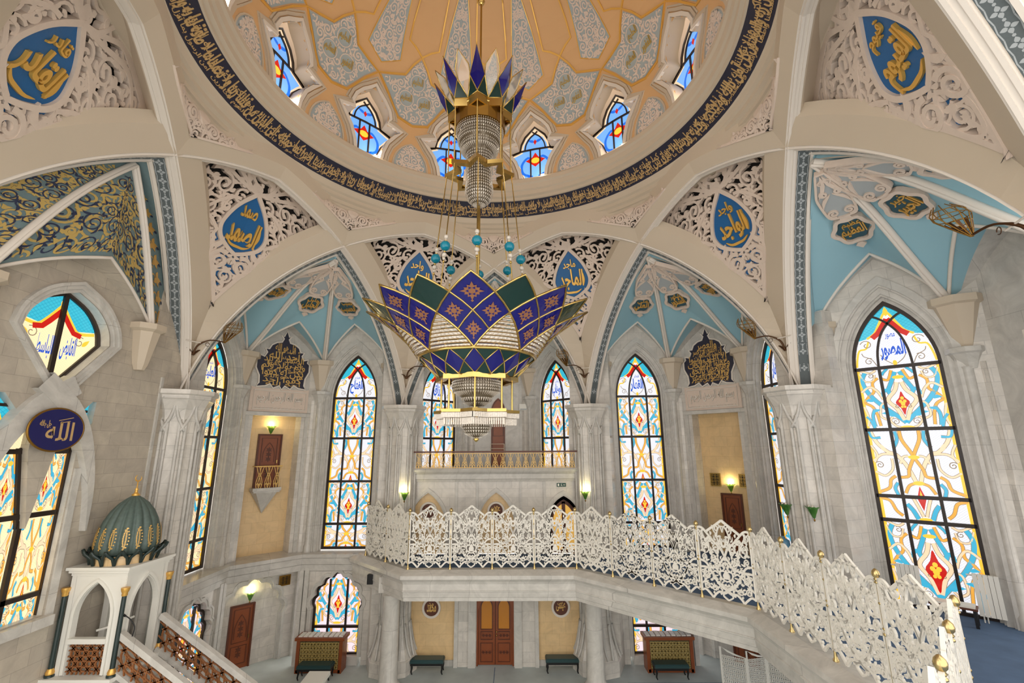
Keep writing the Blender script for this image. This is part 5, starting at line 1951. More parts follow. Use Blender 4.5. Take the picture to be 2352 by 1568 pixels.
# lower cup
def cup(deg, t, h=0.0):
    r, z = 1.27 + (.84 - 1.27) * t, 7.90 + (7.46 - 7.90) * t
    return pol(r + h * .7, deg, z - h * .7)
def cup_part():
    b, g, l = MB(), MB(), MB()
    F = lambda P, m, mb: mb.face([cup(a, t) for a, t in P], m)
    for c0 in (0, 22.5):
        P = [(c0, 1.0), (c0 + 11.25, .5), (c0, 0), (c0 - 11.25, .5)]
        F(P, 'petal_blue', b)
        q = P + P[:1]
        l.tube([cup(a, t, .004) for a, t in q], .016, 'brass', 5)
        F([(c0 + 11.25, .5), (c0, 1), (c0 + 22.5, 1)], 'petal_green', g)
        F([(c0 + 11.25, .5), (c0 + 22.5, 0), (c0, 0)], 'petal_green', g)
    return b.mesh('blue_facet'), g.mesh('green_facet'), l.mesh('petal_rim')
u1, u2, u3 = cup_part()
for k in range(8):
    M = Matrix.Rotation(R(45 * k + 2), 4, 'Z')
    o = MB().obj('blue_petal', CH, M, b1_); [MB().obj('ornament', o, None, q_) for q_ in b2_]; MB().obj('petal_rim', o, None, b3_)
    o = MB().obj('green_petal', CH, M, g1_); MB().obj('petal_rim', o, None, g2_)
    MB().obj('crystal_panel', CH, M, g3_)
    o = MB().obj('blue_facet', CH, M, u1); MB().obj('petal_rim', o, None, u3)
    MB().obj('green_facet', CH, M, u2)
mb = MB()
mb.tube([cup(360 * i / 16, 0, .01) for i in range(16)], .035, 'brass', 6, True)
mb.obj('waist_ring', CH)
mb = MB()
star_band(mb, .90, .80, 7.38, 7.48, .12, 'brass')
mb.obj('lower_ring', CH)
mb = MB()
facets(mb, [(.52, 7.40), (.55, 7.28), (.50, 7.16), (.36, 7.06)], 'crystal')
facets(mb, [(.34, 7.04), (.30, 6.94), (.16, 6.86), (.03, 6.84)], 'crystal')
mb.lathe([(.50, 7.4), (.50, 7.2), (.3, 7.02), (.2, 6.9), (.0, 6.85)], 'crystal_core', 20)
mb.obj('crystal_bowl', CH)
mb = MB()
mb.tube([(0, 0, 7.4), (0, 0, 6.6)], .035, 'brass', 8)
mb.obj('centre_stem', CH)
for k in range(8):
    b = MB()
    b.tube([pol(.76, 45 * k + 2, 7.42), pol(.76, 45 * k + 2, 6.74)], .022, 'brass', 6)
    b.obj('lower_rod', CH)
mb = MB()
star_band(mb, .92, .70, 6.71, 6.77, .14, 'brass')
mb.obj('tray_ring', CH)
mb = MB()
S = star(.90, .68) + star(.90, .68)[:1]
for (r0, a0), (r1, a1) in zip(S, S[1:]):
    p, q = Vector(pol(r0, a0 if a0 or r0 != .9 else 0, 6.71)), Vector(pol(r1, a1, 6.71))
    for i in range(8):
        c = p.lerp(q, (i + .5) / 8)
        for k_, (zt, zb) in enumerate(((6.71, 6.60), (6.60, 6.46))):
            for dx in ((0,) if k_ else (-.012, .012)):
                x, y = c.x * (1 - .05 * k_), c.y * (1 - .05 * k_)
                mb.box(x - .013 + dx, x + .013 + dx, y - .013, y + .013, zb, zt - .012, 'crystal')
mb.obj('crystal_fringe', CH)
mb = MB()
facets(mb, [(.34, 6.56), (.33, 6.42), (.26, 6.30), (.14, 6.22), (.03, 6.19)], 'crystal')
mb.lathe([(.31, 6.56), (.30, 6.42), (.22, 6.3), (.0, 6.2)], 'crystal_core', 20)
mb.lathe([(.05, 6.2), (.06, 6.17), (.02, 6.13), (0, 6.12)], 'brass', 10)
mb.obj('crystal_pendant', CH)

# ================================================================== carved white screen of the mezzanine
def screen_panel():
    mb = MB()
    f = lambda x, y, h: (x, -h, y)
    W, d = .70, .022
    def st(P, w, sm=5):
        Q = cr(up(P), sm)
        mb.ribbon(Q, w, f, -d, d, 'screen_white'); mb.ribbon(mir(Q), w, f, -d, d, 'screen_white')
        mb.ribbon(Q[::-1], w, lambda x, y, h: f(x, y, -h), d, d, 'screen_white'); mb.ribbon(mir(Q)[::-1], w, lambda x, y, h: f(x, y, -h), d, d, 'screen_white')
    up = lambda P: [(x, y if y < 1.0 else (1 + (y - 1) * 1.575 if y <= 1.5 else 1.7875 + (y - 1.5) * .39)) for x, y in P]
    sil = lambda x: 1.47 + .10 * math.cos((abs(x) - W) / .28 * 1.2) - .1 if abs(x) > .40 else 1.42 + (1 - abs(x) / .40) ** .8 * .50
    # outer edges
    st([(W, .12), (W, .8), (W, 1.47)], .05, 2)
    st([(W, 1.46), (.62, 1.47), (.54, 1.45), (.46, 1.40)], .055)
    st([(.46, 1.40), (.31, 1.47), (.15, 1.66), (0, 1.95)], .06, 4)
    st([(W, .13), (.60, .17), (.50, .10), (.40, -.0)], .05)
    st([(.40, .0), (.32, .10), (.22, .17), (.10, .15), (0, .20)], .05)
    st([(.10, .15), (.12, .08), (0, 0)], .035)
    # ogee interlace
    st([(.46, 1.40), (.28, 1.27), (.10, 1.16), (0, 1.04), (-.12, .90), (-.18, .80), (-.34, .74), (-W, .72)], .05)
    st([(W, 1.44), (.55, 1.34), (.40, 1.12), (.30, .92), (.22, .84)], .035)
    st([(W, .90), (.52, .84), (.38, .62), (.22, .36), (0, .22), (-.2, .12)], .05)
    st([(W, .28), (.58, .40), (.44, .56), (.30, .66), (.22, .62)], .035)
    st([(.0, 1.04), (.10, 1.20), (.16, 1.36), (.08, 1.50), (0, 1.56)], .03)
    st([(.16, 1.72), (.05, 1.56), (.0, 1.42)], .026)
    st([(0, .92), (.08, .84), (.05, .74), (.16, .66), (.14, .52), (0, .44)], .032)
    heart = cr([(0, .74), (.05, .66), (.09, .58), (.06, .52), (0, .50), (-.06, .52), (-.09, .58), (-.05, .66)], 3, True)
    mb.blob(heart, f, -d, d, 'screen_white')
    for (x, y, r, a, s_) in ((.52, 1.16, .15, 1.0, 1), (.36, 1.30, .06, 0, -1), (.17, 1.48, .09, 4.5, 1), (.50, .52, .09, 2.0, -1), (.55, .27, .09, 1, 1), (.34, .24, .08, 3, -1), (.30, .98, .08, 5, 1), (.20, 1.10, .05, 2, 1), (.56, .98, .07, 4, -1), (.33, .50, .06, 1, 1), (.14, .34, .06, 1, -1), (.24, .76, .06, 2, 1), (.62, .62, .06, 2, 1), (.62, 1.36, .06, 2, 1), (.08, 1.22, .05, 1, 1)):
        P = up(spiral(x, y, r, 1.5, a, s_, .22, 12))
        for Q in (P, mir(P)):
            mb.ribbon(Q, .028, f, -d, d, 'screen_white')
            mb.ribbon(Q[::-1], .028, lambda x, y, h: f(x, y, -h), d, d, 'screen_white')
        for q in range(3):
            b = a + q * 2.1
            lf = up(leaf(x + r * cos(b), y + r * sin(b), b + .8 * s_, r * .7 + .03, .045, .2))
            if all(abs(p[0]) < W - .02 for p in lf):
                mb.blob(lf, f, -d, d, 'screen_white'); mb.blob(mir(lf), f, -d, d, 'screen_white')
    rg = random.Random(4)
    for k in range(120):
        x, y = rg.uniform(0, W - .08), rg.uniform(.18, 1.38)
        lf = up(leaf(x, y, rg.uniform(0, 6.28), rg.uniform(.07, .13), .035, rg.uniform(-.3, .3), 4))
        if all(abs(p[0]) < W - .02 and p[1] < 1.62 for p in lf):
            mb.blob(lf, f, -d, d * .8, 'screen_white'); mb.blob(mir(lf), f, -d, d * .8, 'screen_white')
    return mb.mesh('panel')
def screen_post():
    mb = MB()
    mb.lathe([(.055, 0), (.055, .03), (.035, .06), (.03, .10), (.024, .14), (.024, .93), (.036, .94), (.036, .965), (.024, .98), (.024, 1.02), (.036, 1.03), (.036, 1.05), (.024, 1.06), (.024, 1.40), (.034, 1.41), (.034, 1.43), (.024, 1.44), (.024, 1.72), (.042, 1.73), (.042, 1.75), (.028, 1.76), (.028, 1.78)], 'brass_pale', 10)
    k = MB()
    k.lathe([(.03, 1.77), (.045, 1.79), (.03, 1.81), (.055, 1.84), (.062, 1.88), (.05, 1.92), (.02, 1.95), (0, 1.96)], 'brass_pale', 12)
    return mb.mesh('post'), k.mesh('finial')
_sp = screen_panel()
_po, _fi = screen_post()
SCR = root('carved_screen', 'long carved white lattice screen between brass posts along the mezzanine edge', 'railing', Matrix.Translation((0, 0, MZ + .03)))
counts = (2, 4, 4, 4, 4)
RR2 = [(-4.95, 8.97)] + RAIL[1:]
for i, n in enumerate(counts):
    a, b = Vector(RR2[i]), Vector(RR2[i + 1])
    L_ = (b - a).length / n
    ang = atan2(b.y - a.y, b.x - a.x)
    for j in range(n):
        c = a.lerp(b, (j + .5) / n)
        if i == 4 and j == 3:
            continue
        MB().obj('panel', SCR, Matrix.Translation((c.x, c.y, .06)) @ Matrix.Rotation(ang, 4, 'Z') @ Matrix.Diagonal(((L_ - .03) / 1.42, 1, 1, 1)), _sp)
        p = a.lerp(b, j / n)
        o = MB().obj('post', SCR, Matrix.Translation((p.x, p.y, 0)), _po)
        MB().obj('finial', o, None, _fi)

# ================================================================== high balcony balustrade
def baluster():
    mb = MB()
    f = lambda x, y, h: (x, -h, y)
    for sg in (1, -1):
        for P in ([(.0, .30), (.07, .44), (.13, .58)], [(.035, .58), (.0, .44), (.05, .30), (.10, .12), (.10, .0)], [(.0, .30), (.03, .15), (.0, .0)], [(.10, .06), (.05, .14), (.0, .06)], [(.085, .18), (.04, .24), (.0, .16)]):
            mb.ribbon([(sg * x, y) for x, y in cr(P, 3)], .014, f, -.012, .012, 'gold_leaf')
    return mb.mesh('baluster')
_ba = baluster()
BAL = root('balustrade', 'low gilt balustrade with red-brown handrail on the high balcony', 'railing', Matrix.Translation((0, 9.02, 5.22)))
mb = MB()
mb.box(-3.55, 3.55, -.05, .05, .60, .66, 'wood_dark')
mb.obj('handrail', BAL)
mb = MB()
mb.box(-3.5, 3.5, -.008, .008, .56, .58, 'gold_leaf')
mb.box(-3.5, 3.5, -.008, .008, .01, .03, 'gold_leaf')
mb.obj('rail_strips', BAL)
for i in range(23):
    MB().obj('baluster', BAL, Matrix.Translation((-3.36 + i * .3055, 0, 0)), _ba)

# ================================================================== pulpit with green ribbed dome
MIN = root('pulpit', 'tall white marble pulpit with green ribbed dome and descending stair at the left', 'pulpit', Matrix.Translation((-8.45, 1.78, 0)))
FZ = 1.32
mb = MB()
mb.box(-.75, .72, -.75, .75, GZ, FZ - .08, 'marble_plain')
mb.box(-.80, .76, -.80, .80, FZ - .08, FZ, 'white_paint')
mb.obj('base', MIN)
mb = MB()
P = [(.62, 2.75), (.62, 3.30), (-.62, 3.30), (-.62, 2.75)]
ar = parch(.40, 2.45, 3.14, 10)
for (fx, lo) in ((lambda x, y, h: (x, -.61 - h, y), 0), (lambda x, y, h: (.61 + h, x, y), 0), (lambda x, y, h: (x, .61 + h, y), 0), (lambda x, y, h: (-.61 - h, x, y), 0)):
    mb.plate([(.62, FZ), (.62, 3.30), (-.62, 3.30), (-.62, FZ), (-.40, FZ)] + ar[::-1] + [(.40, FZ)], [], fx, -.10, 0, 'white_paint')
    mb.ribbon([(.43, FZ + .02)] + parch(.43, 2.45, 3.19, 10) + [(-.43, FZ + .02)], .06, fx, 0, .04, 'white_paint')
for w, z0, z1 in ((.63, 3.28, 3.34), (.67, 3.34, 3.40), (.71, 3.40, 3.46)):
    mb.box(-w, w, -w, w, z0, z1, 'white_paint')
mb.obj('canopy', MIN)
for sx in (-.66, .66):
    for sy in (-.66, .66):
        if sx < 0 and sy > 0:
            continue
        c = MB()
        c.lathe([(.05, FZ + .16), (.044, 2.9)], 'green_marble', 12, (sx, sy), cap=False)
        o = c.obj('column', MIN)
        o['label'] = 'dark green marble column'
        g = MB()
        g.lathe([(.09, FZ), (.09, FZ + .04), (.055, FZ + .05)], 'green_marble', 12, (sx, sy))
        g.lathe([(.075, FZ + .05), (.08, FZ + .09), (.05, FZ + .16)], 'gold', 12, (sx, sy))
        g.obj('base', o)
        g = MB()
        g.lathe([(.05, 2.88), (.06, 2.9), (.055, 2.94), (.075, 2.98), (.085, 3.03), (.085, 3.05)], 'gold', 12, (sx, sy))
        g.obj('gilt_capital', o)
def knot(mb, f, x0, x1, y0, y1, r, w, m, h0, h1):
    """screen of overlapping rings"""
    nx, ny = max(1, round((x1 - x0) / r)), max(1, round((y1 - y0) / r))
    ok = lambda x, y: x0 <= x <= x1 and y0 <= y <= y1
    for i in range(nx + 1):
        for j in range(ny + 1):
            cx, cy = x0 + (x1 - x0) * i / nx, y0 + (y1 - y0) * j / ny
            for Q in keep(circle(cx, cy, r * .72, n=20) + circle(cx, cy, r * .72, n=20)[:1], ok):
                mb.ribbon(Q, w, f, h0, h1, m)
mb = MB()
fx = lambda x, y, h: (x, -.60 - h, y)
knot(mb, fx, -.38, .38, FZ + .02, 1.94, .2, .024, 'wood_light', -.02, .02)
knot(mb, fx, -.28, .28, FZ + .12, 1.84, .2, .02, 'wood_light', -.02, .015)
mb.obj('lattice', MIN)['label'] = 'brown ring lattice'
mb = MB()
mb.box(-.42, .42, -.68, -.55, 1.94, 2.04, 'white_paint')
mb.obj('sill', MIN)
mb = MB()
mb.obox((.05, 0, 2.12), (.18, 0, .05), (0, .3, 0), (-.006, 0, .02), 'white_paint')
mb.box(.0, .06, -.04, .04, FZ, 2.1, 'wood_dark')
mb.obj('book_rest', MIN)
# ribbed dome on a ring of small corbels
mb = MB()
NR = 16
rows = []
prof = [(.575, 3.66), (.61, 3.80), (.615, 3.95), (.585, 4.15), (.52, 4.37), (.42, 4.58), (.29, 4.75), (.16, 4.86), (.06, 4.92)]
for r, z in prof:
    row = []
    for i in range(NR * 8):
        a = 2 * pi * i / (NR * 8)
        k = abs(sin(a * NR / 2))
        rr = r * (.90 + .115 * k ** .7)
        row.append((rr * cos(a), rr * sin(a), z))
    rows.append(row)
mb.grid(rows, 'green_roof', True, True)
mb.obj('dome', MIN)['label'] = 'green ribbed dome'
mb = MB()
for i in range(NR):
    a = 2 * pi * (i + .5) / NR
    for j in range(14):
        t = j / 13
        r, z = .632 - .055 * t ** 2, 3.80 + .44 * t
        w = .045 * sin(pi * (t * .9 + .05))
        for q in (-1, 0, 1) if j % 2 else (-.5, .5):
            b = a + q * w / r * 1.2 + (.02 if j % 2 else -.02)
            mb.blob([(.018 * cos(e), .018 * sin(e)) for e in (0, 1.6, 3.1, 4.7)], lambda x, y, h, b=b, r=r, z=z: ((r + h) * cos(b + x / r), (r + h) * sin(b + x / r), z + y), .0, .006, 'gold_leaf')
mb.obj('gilt_tracery', MIN)
mb = MB()
for i in range(16):
    a0, a1, am = 2 * pi * i / 16, 2 * pi * (i + 1) / 16, 2 * pi * (i + .5) / 16
    for a in (a0,):
        for q in (-1, 1):
            mb.tube([(.62 * cos(a), .62 * sin(a), 3.47), (.66 * cos(a + q * .05), .66 * sin(a + q * .05), 3.62), (.76 * cos(a + q * .15), .76 * sin(a + q * .15), 3.72), (.78 * cos(a + q * .196), .78 * sin(a + q * .196), 3.78)], .035, 'green_marble', 6)
mb.lathe([(.60, 3.46), (.60, 3.66)], 'beige', 24, cap=False)
mb.lathe([(.70, 3.70), (.66, 3.66)], 'green_marble', 32, cap=False)
mb.obj('corbel_ring', MIN)
mb = MB()
mb.lathe([(.07, 4.91), (.09, 4.94), (.04, 4.98), (.03, 5.04), (.045, 5.06), (.015, 5.10), (.012, 5.24), (.0, 5.25)], 'gold', 12)
mb.tube([(.075 * cos(a), .0, 5.33 + .075 * sin(a)) for a in [pi * .62 + 2 * pi * .78 * i / 18 for i in range(19)]], [.004 + .013 * sin(pi * i / 18) for i in range(19)], 'gold', 6)
mb.obj('crescent_finial', MIN)
# stair with two marble handrails
SL = -.62
stp, pl, hr = MB(), MB(), None
for i in range(14):
    x0 = .76 + i * .26
    zt = FZ - .16 - i * .16
    if zt > GZ + .05:
        stp.box(x0, x0 + .26, -.5, .5, GZ, zt, 'marble_plain')
stp.obj('stair', MIN)
for y in (-.58, .60):
    top = MB()
    A, B = Vector((.66, y, 2.10)), Vector((4.6, y, 2.10 + SL * 3.94))
    d = (B - A)
    top.obox((A + B) / 2, d / 2, (0, .07, 0), Vector((-d.z, 0, d.x)).normalized() * .06, 'marble_plain')
    top.obox((A + B) / 2 + Vector((0, 0, -.72)), d / 2, (0, .06, 0), Vector((-d.z, 0, d.x)).normalized() * .05, 'marble_plain')
    o = top.obj('handrail', MIN)
    l = MB()
    f = lambda x, yy, h, y=y: (.66 + x, y - h, 2.10 + SL * x - .66 + yy)
    knot(l, f, 0, 3.9, .0, .60, .3, .024, 'wood_light', -.02, .02)
    knot(l, f, .15, 3.75, .15, .45, .3, .02, 'wood_light', -.02, .015)
    l.obj('lattice', o)
    n = MB()
    n.box(4.5, 4.75, y - .12, y + .12, GZ, 2.10 + SL * 3.94 + .1, 'marble_plain')
    n.obj('newel', o)
mic = root('microphone', 'black gooseneck microphone on the pulpit stair rail', 'microphone')
mb = MB()
f0 = Vector((-7.55, 1.22, 2.10))
mb.tube(cr([f0 + Vector((0, 0, -.05)), f0 + Vector((.02, 0, .14)), f0 + Vector((-.10, -.02, .30)), f0 + Vector((-.20, -.03, .36))], 4), .012, 'black', 6)
mb.obj('neck', mic)
mb = MB()
mb.tube([f0 + Vector((-.19, -.03, .355)), f0 + Vector((-.26, -.035, .39))], [.022, .028], 'black', 8)
mb.obj('head', mic)
# ================================================================== sconces
def sconce_meshes(lit=True):
    g, b = MB(), MB()
    # half bowl of green glass, scalloped rim, against the wall (local y outward = wall)
    rows = []
    for r, z in ((.0, -.26), (.04, -.22), (.07, -.14), (.11, -.06), (.13, 0), (.19, .05)):
        rows.append([(r * cos(pi + pi * i / 12) * (1 + .06 * (i % 2)), r * sin(pi + pi * i / 12) * (1 + .06 * (i % 2)), z + (.02 * (i % 2) if z > 0 else 0)) for i in range(13)])
    g.grid(rows, 'green_glass', False, True)
    g.lathe([(0, -.33), (.02, -.31), (.025, -.27), (.0, -.25)], 'brass_dull', 8)
    for x in (-.05, .05):
        b.lathe([(.0, .0), (.03, .02), (.035, .06), (.02, .10), (0, .11)], 'lamp_glow' if lit else 'crystal', 8, (x, -.08))
    b.box(-.05, .05, -.03, .0, -.12, .02, 'brass_dull')
    return g.mesh('shade'), b.mesh('bulbs')
SC = {True: sconce_meshes(True), False: sconce_meshes(False)}
def frame_at(az, t, n, z):
    return Rz(az) @ Matrix.Translation((t, n, z))
SCONCES = [(-22.5, .08, 9.27, 4.30, True, 'lit green glass wall lamp on the pillar left of the balcony wall'),
           (22.5, -.08, 9.27, 4.30, True, 'lit green glass wall lamp on the pillar right of the balcony wall'),
           (0, -3.62, 9.62, 6.92, True, 'lit green glass lamp left of the high balcony windows'),
           (0, 3.62, 9.62, 6.92, True, 'lit green glass lamp right of the high balcony windows'),
           (-45, -.02, 13.05, 6.86, True, 'lit green lamp above the small balcony door in the left bay'),
           (45, .12, 13.05, 4.50, True, 'lit green lamp above the carved door between two brass grilles'),
           (-45, -.06, 13.18, .62, True, 'lit green lamp above the ground-floor door at left'),
           (67.5, -.30, 9.26, 4.36, False, 'unlit green glass lamp on the right pillar, left of the pair'),
           (67.5, .42, 9.34, 4.36, False, 'unlit green glass lamp on the right pillar, right of the pair')]
for az, t, n, z, lit, lab in SCONCES:
    r = root('wall_lamp', lab, 'lamp', frame_at(az, t, n, z), 'green glass wall lamps')
    MB().obj('shade', r, None, SC[lit][0])
    MB().obj('bulbs', r, None, SC[lit][1])
    if lit:
        ld = bpy.data.lights.new('lamp', 'POINT')
        ld.energy = 9
        ld.color = (1.0, .85, .45)
        ld.shadow_soft_size = .06
        lo = bpy.data.objects.new('lamp', ld)
        COL.objects.link(lo)
        lo.parent = r
        lo.location = (0, -.12, .16)

# ================================================================== doors
def door(name, M, w, h, m, arch=False, label=None, panels=2):
    o = bpy.data.objects.new(name, None); COL.objects.link(o)
    o.matrix_world = M
    struct(o, label)
    fr, lf, hd = MB(), MB(), MB()
    fr.box(-w - .06, -w, -.05, .05, 0, h + .06, 'wood_dark'); fr.box(w, w + .06, -.05, .05, 0, h + .06, 'wood_dark')
    fr.box(-w, w, -.05, .05, h, h + .06, 'wood_dark')
    fr.obj('frame', o)
    f = lambda x, y, h_: (x, .02 - h_, y)
    lf.box(-w, w, .0, .04, 0, h, 'wood')
    zz = [(.08, .36), (.42, .95)] if panels == 2 else [(.05, .95)]
    for a, b in zz:
        lf.ribbon([(-w * .72, h * a), (w * .72, h * a), (w * .72, h * b), (-w * .72, h * b)], .03, f, .02, .04, 'wood_dark', True)
    P = parch(w * .55, h * .6, h * .86, 8)
    lf.ribbon([(w * .55, h * .48)] + P + [(-w * .55, h * .48)], .02, f, .02, .04, 'wood_dark')
    for i, y in enumerate((.22, .30, .54, .63, .72)):
        for a in range(6):
            lf.blob(leaf(0, h * y, a * pi / 3 + .5, w * .3, w * .14), f, .02, .035, 'wood_dark')
    lf.obj('leaf', o)
    hd.box(w * .78, w * .84, -.05, .0, h * .46, h * .52, 'brass')
    hd.obj('handle', o)
    return o
door('door_1', frame_at(-45, -.02, 13.02, 4.52), .40, 2.02, 'wood', label='narrow carved wooden door behind a tiny balcony')
door('door_2', frame_at(45, .12, 13.02, 2.02), .34, 2.12, 'wood', label='carved wooden door in the beige strip at right')
door('door_3', frame_at(-45, -.28, 13.16, GZ), .36, 2.1, 'wood', label='brown wooden door in the left cusped niche')
door('door_4', frame_at(45, .0, 13.16, GZ), .40, 1.6, 'wood', label='brown door seen under the mezzanine ramp')
# double door of the ground floor
o = bpy.data.objects.new('door_5', None); COL.objects.link(o)
o.matrix_world = Matrix.Translation((0, CW + .1, GZ)); struct(o, 'double wooden entrance door with amber glass')
fr = MB()
fr.plate([(.70, 0), (.70, 2.5), (-.70, 2.5), (-.70, 0), (-.64, 0)] + [(x, z) for x, z in parch(.64, 1.8, 2.42, 10)][::-1] + [(.64, 0)], [], lambda x, y, h: (x, .02 - h, y), 0, .06, 'wood')
fr.box(-.72, .72, .08, .12, 0, 2.5, 'wood_dark')
fr.obj('frame', o)
for sg in (-1, 1):
    lf = MB()
    f = lambda x, y, h, sg=sg: (sg * .325 + x, .04 - h, y)
    lf.box(sg * .325 - .31, sg * .325 + .31, .04, .08, .02, 2.36, 'wood')
    for y0, y1 in ((.12, .74), (.86, 1.12)):
        lf.ribbon([(-.22, y0), (.22, y0), (.22, y1), (-.22, y1)], .03, f, 0, .03, 'wood_dark', True)
        for k in range(3):
            for a in range(6):
                lf.blob(leaf(-.12 + .12 * k, (y0 + y1) / 2, a * pi / 3, .07, .03), f, 0, .02, 'wood_dark')
    lf.ribbon([(-.22, 1.2), (.22, 1.2)] + [(x, z) for x, z in parch(.22, 1.95, 2.26, 6)] + [(-.22, 1.2)], .03, f, 0, .03, 'wood_dark')
    lfo = lf.obj('leaf', o)
    g = MB()
    g.plate([(.20, 1.22)] + parch(.20, 1.95, 2.22, 8) + [(-.20, 1.22)], [], f, .004, .008, 'door_glass')
    g.obj('glass', lfo)
hd = MB()
for z in (1.0, 1.12):
    hd.lathe([(0, z - .03), (.025, z - .02), (.025, z + .02), (0, z + .03)], 'brass', 8, (.05, -.0))
hd.obj('handle', o)
# glazed lit door of the mezzanine
o = bpy.data.objects.new('door_6', None); COL.objects.link(o)
o.matrix_world = Matrix.Translation((2.70, CW + .18, MZ)); struct(o, 'glazed arched door with yellow light behind it')
g = MB()
g.plate(archloop(.50, .0, 1.2, 1.96, 10), [], lambda x, y, h: (x, -h, y), 0, 0, 'lit_door', False)
g.obj('glass', o)
fr = MB()
ff = lambda x, y, h: (x, -h, y)
fr.plate(archloop(.53, .0, 1.2, 2.02, 10), [archloop(.42, .12, 1.2, 1.84, 10)[::-1]], ff, 0, .05, 'wood_dark')
fr.box(-.07, .07, -.05, 0, 0, 1.9, 'wood_dark')
fr.obj('frame', o)
# arched door at the back of the high balcony
o = bpy.data.objects.new('door_7', None); COL.objects.link(o)
o.matrix_world = Matrix.Translation((-.02, TV - .02, 5.2)); struct(o, 'arched wooden door at the back of the high balcony')
lf = MB()
ff = lambda x, y, h: (x, -h, y)
lf.plate(archloop(.33, .0, 2.55, 3.15, 8), [], ff, 0, .04, 'wood')
lf.ribbon([(-.24, 1.35), (.24, 1.35), (.24, 2.5), (-.24, 2.5)], .04, ff, .04, .06, 'wood_dark', True)
lf.ribbon([(.29, 0)] + parch(.29, 2.55, 3.08, 8) + [(-.29, 0)], .05, ff, .04, .06, 'wood_dark')
lf.obj('leaf', o)
# step ladder-like reading stand in front of it
r = root('stand_frame', 'thin pale tubular frame standing behind the high balcony rail', 'frame', Matrix.Translation((.0, 11.2, 5.22)))
mb = MB()
for x in (-.3, .3):
    mb.tube([(x, 0, 0), (x, 0, .95)], .02, 'plaster', 6)
for z in (.75, .95):
    mb.tube([(-.3, 0, z), (.3, 0, z)], .015, 'plaster', 6)
mb.obj('tubes', r)
# small corbelled balcony of door_1
r = root('corbel_balcony', 'tiny pointed stone balcony with gilt rail under the narrow door', 'balcony', frame_at(-45, -.06, 13.0, 4.40))
mb = MB()
for z0, z1, w in ((0, .12, .52), (-.06, .0, .48)):
    mb.box(-w, w, -.42 * w / .52, 0, z0, z1, 'marble_plain')
mb.raw([(-.46, 0, -.06), (.46, 0, -.06), (.38, -.38, -.06), (-.38, -.38, -.06), (0, -.02, -.85)], [(0, 3, 4), (3, 2, 4), (2, 1, 4), (1, 0, 4)], 'marble_plain')
mb.obj('corbel', r)
mb = MB()
mb.box(-.48, .48, -.40, -.36, .92, .96, 'gold_leaf')
for sx in (-.48, .48):
    mb.box(sx - .02, sx + .02, -.40, 0, .92, .96, 'gold_leaf')
mb.obj('rail', r)
for i in range(3):
    b = MB()
    fb_ = lambda x, y, h, i=i: (-.32 + .32 * i + x, -.38 - h, .12 + y)
    for sg in (1, -1):
        for P in ([(.0, .42), (.07, .6), (.13, .8)], [(.03, .8), (0, .6), (.06, .42), (.11, .2), (.08, 0)], [(0, .42), (.04, .2), (0, 0)], [(.1, .1), (.04, .2), (0, .1)]):
            b.ribbon([(sg * x, y) for x, y in cr(P, 3)], .02, fb_, -.012, .012, 'gold_leaf')
    b.obj('baluster', r)

# ================================================================== big gilt calligraphy panels (frame of the bay tip)
def callig(az, lines, lab):
    r = root('calligraphy_plaque', lab, 'calligraphy', Rz(az), 'gold and navy calligraphy panels')
    f = flat(TV)
    out = [(.0, 8.40), (.10, 8.55), (.32, 8.44), (.44, 8.60), (.62, 8.50), (.92, 8.46), (.84, 8.62), (.86, 8.9), (1.0, 9.2), (1.0, 9.5), (.90, 9.58), (.92, 9.72), (.74, 9.66), (.66, 9.84), (.74, 9.98), (.60, 9.98), (.52, 10.16), (.34, 10.28), (.16, 10.32), (.10, 10.46), (.20, 10.60), (.10, 10.56), (0, 10.80)]
    out = out + [(-x, z) for x, z in out[-2:0:-1]]
    mb = MB()
    mb.plate(out, [], f, 0, .05, 'navy_band')
    mb.obj('ground', r)
    rim = MB()
    rim.ribbon([(x * 1.04, 9.5 + (z - 9.5) * 1.03) for x, z in out], .055, f, 0, .07, 'plaster_white', True)
    rim.obj('rim', r)
    tx = MB()
    n = len(lines)
    for i, (t, w) in enumerate(lines):
        z = 10.08 - 1.30 * i / (n - 1)
        put_text(tx, t, 0, z, w, .40, f, .05, .075, 'gold_leaf', bold=.004)
        put_text(tx, lines[(i + 2) % n][0], .05, z - .15, w * .9, .20, f, .05, .065, 'gold_leaf')
    tx.obj('script', r)
    # carved basmala below
    b = MB()
    fb2 = flat(TV)
    b.plate([(1.12, 7.46), (1.12, 8.44), (.9, 8.40), (-.9, 8.40), (-1.12, 8.44), (-1.12, 7.46)], [], fb2, 0, .03, 'carved')
    put_text(b, 'بسم الله الرحمن الرحيم', 0, 7.98, 1.75, .52, fb2, .03, .09, 'plaster_white', bold=.012)
    b.ribbon([(-1.0, 7.56), (1.0, 7.56), (1.0, 8.3), (-1.0, 8.3)], .035, fb2, .03, .085, 'plaster_white', True)
    x = -.92
    while x < .95:
        b.ribbon(circle(x, 7.60, .07, .035, 10), .016, fb2, .03, .06, 'plaster_white', True)
        x += .145
    b.obj('relief', r)['label'] = 'pale carved relief with square script'
callig(-45, [('قل هو الله', .8), ('أحد الله', 1.2), ('الصمد لم يلد', 1.55), ('ولم يولد ولم', 1.7), ('يكن له كفوا', 1.6), ('كفوا أحد', 1.5)],
       'dark panel of dense gold script high in the left bay')
callig(45, [('والعصر', .8), ('إن الإنسان لفي خسر', 1.2), ('إلا الذين آمنوا', 1.55), ('وعملوا الصالحات', 1.7), ('وتواصوا بالحق', 1.6), ('وتواصوا بالصبر', 1.5)],
       'dark panel of bright gold script high in the right bay')

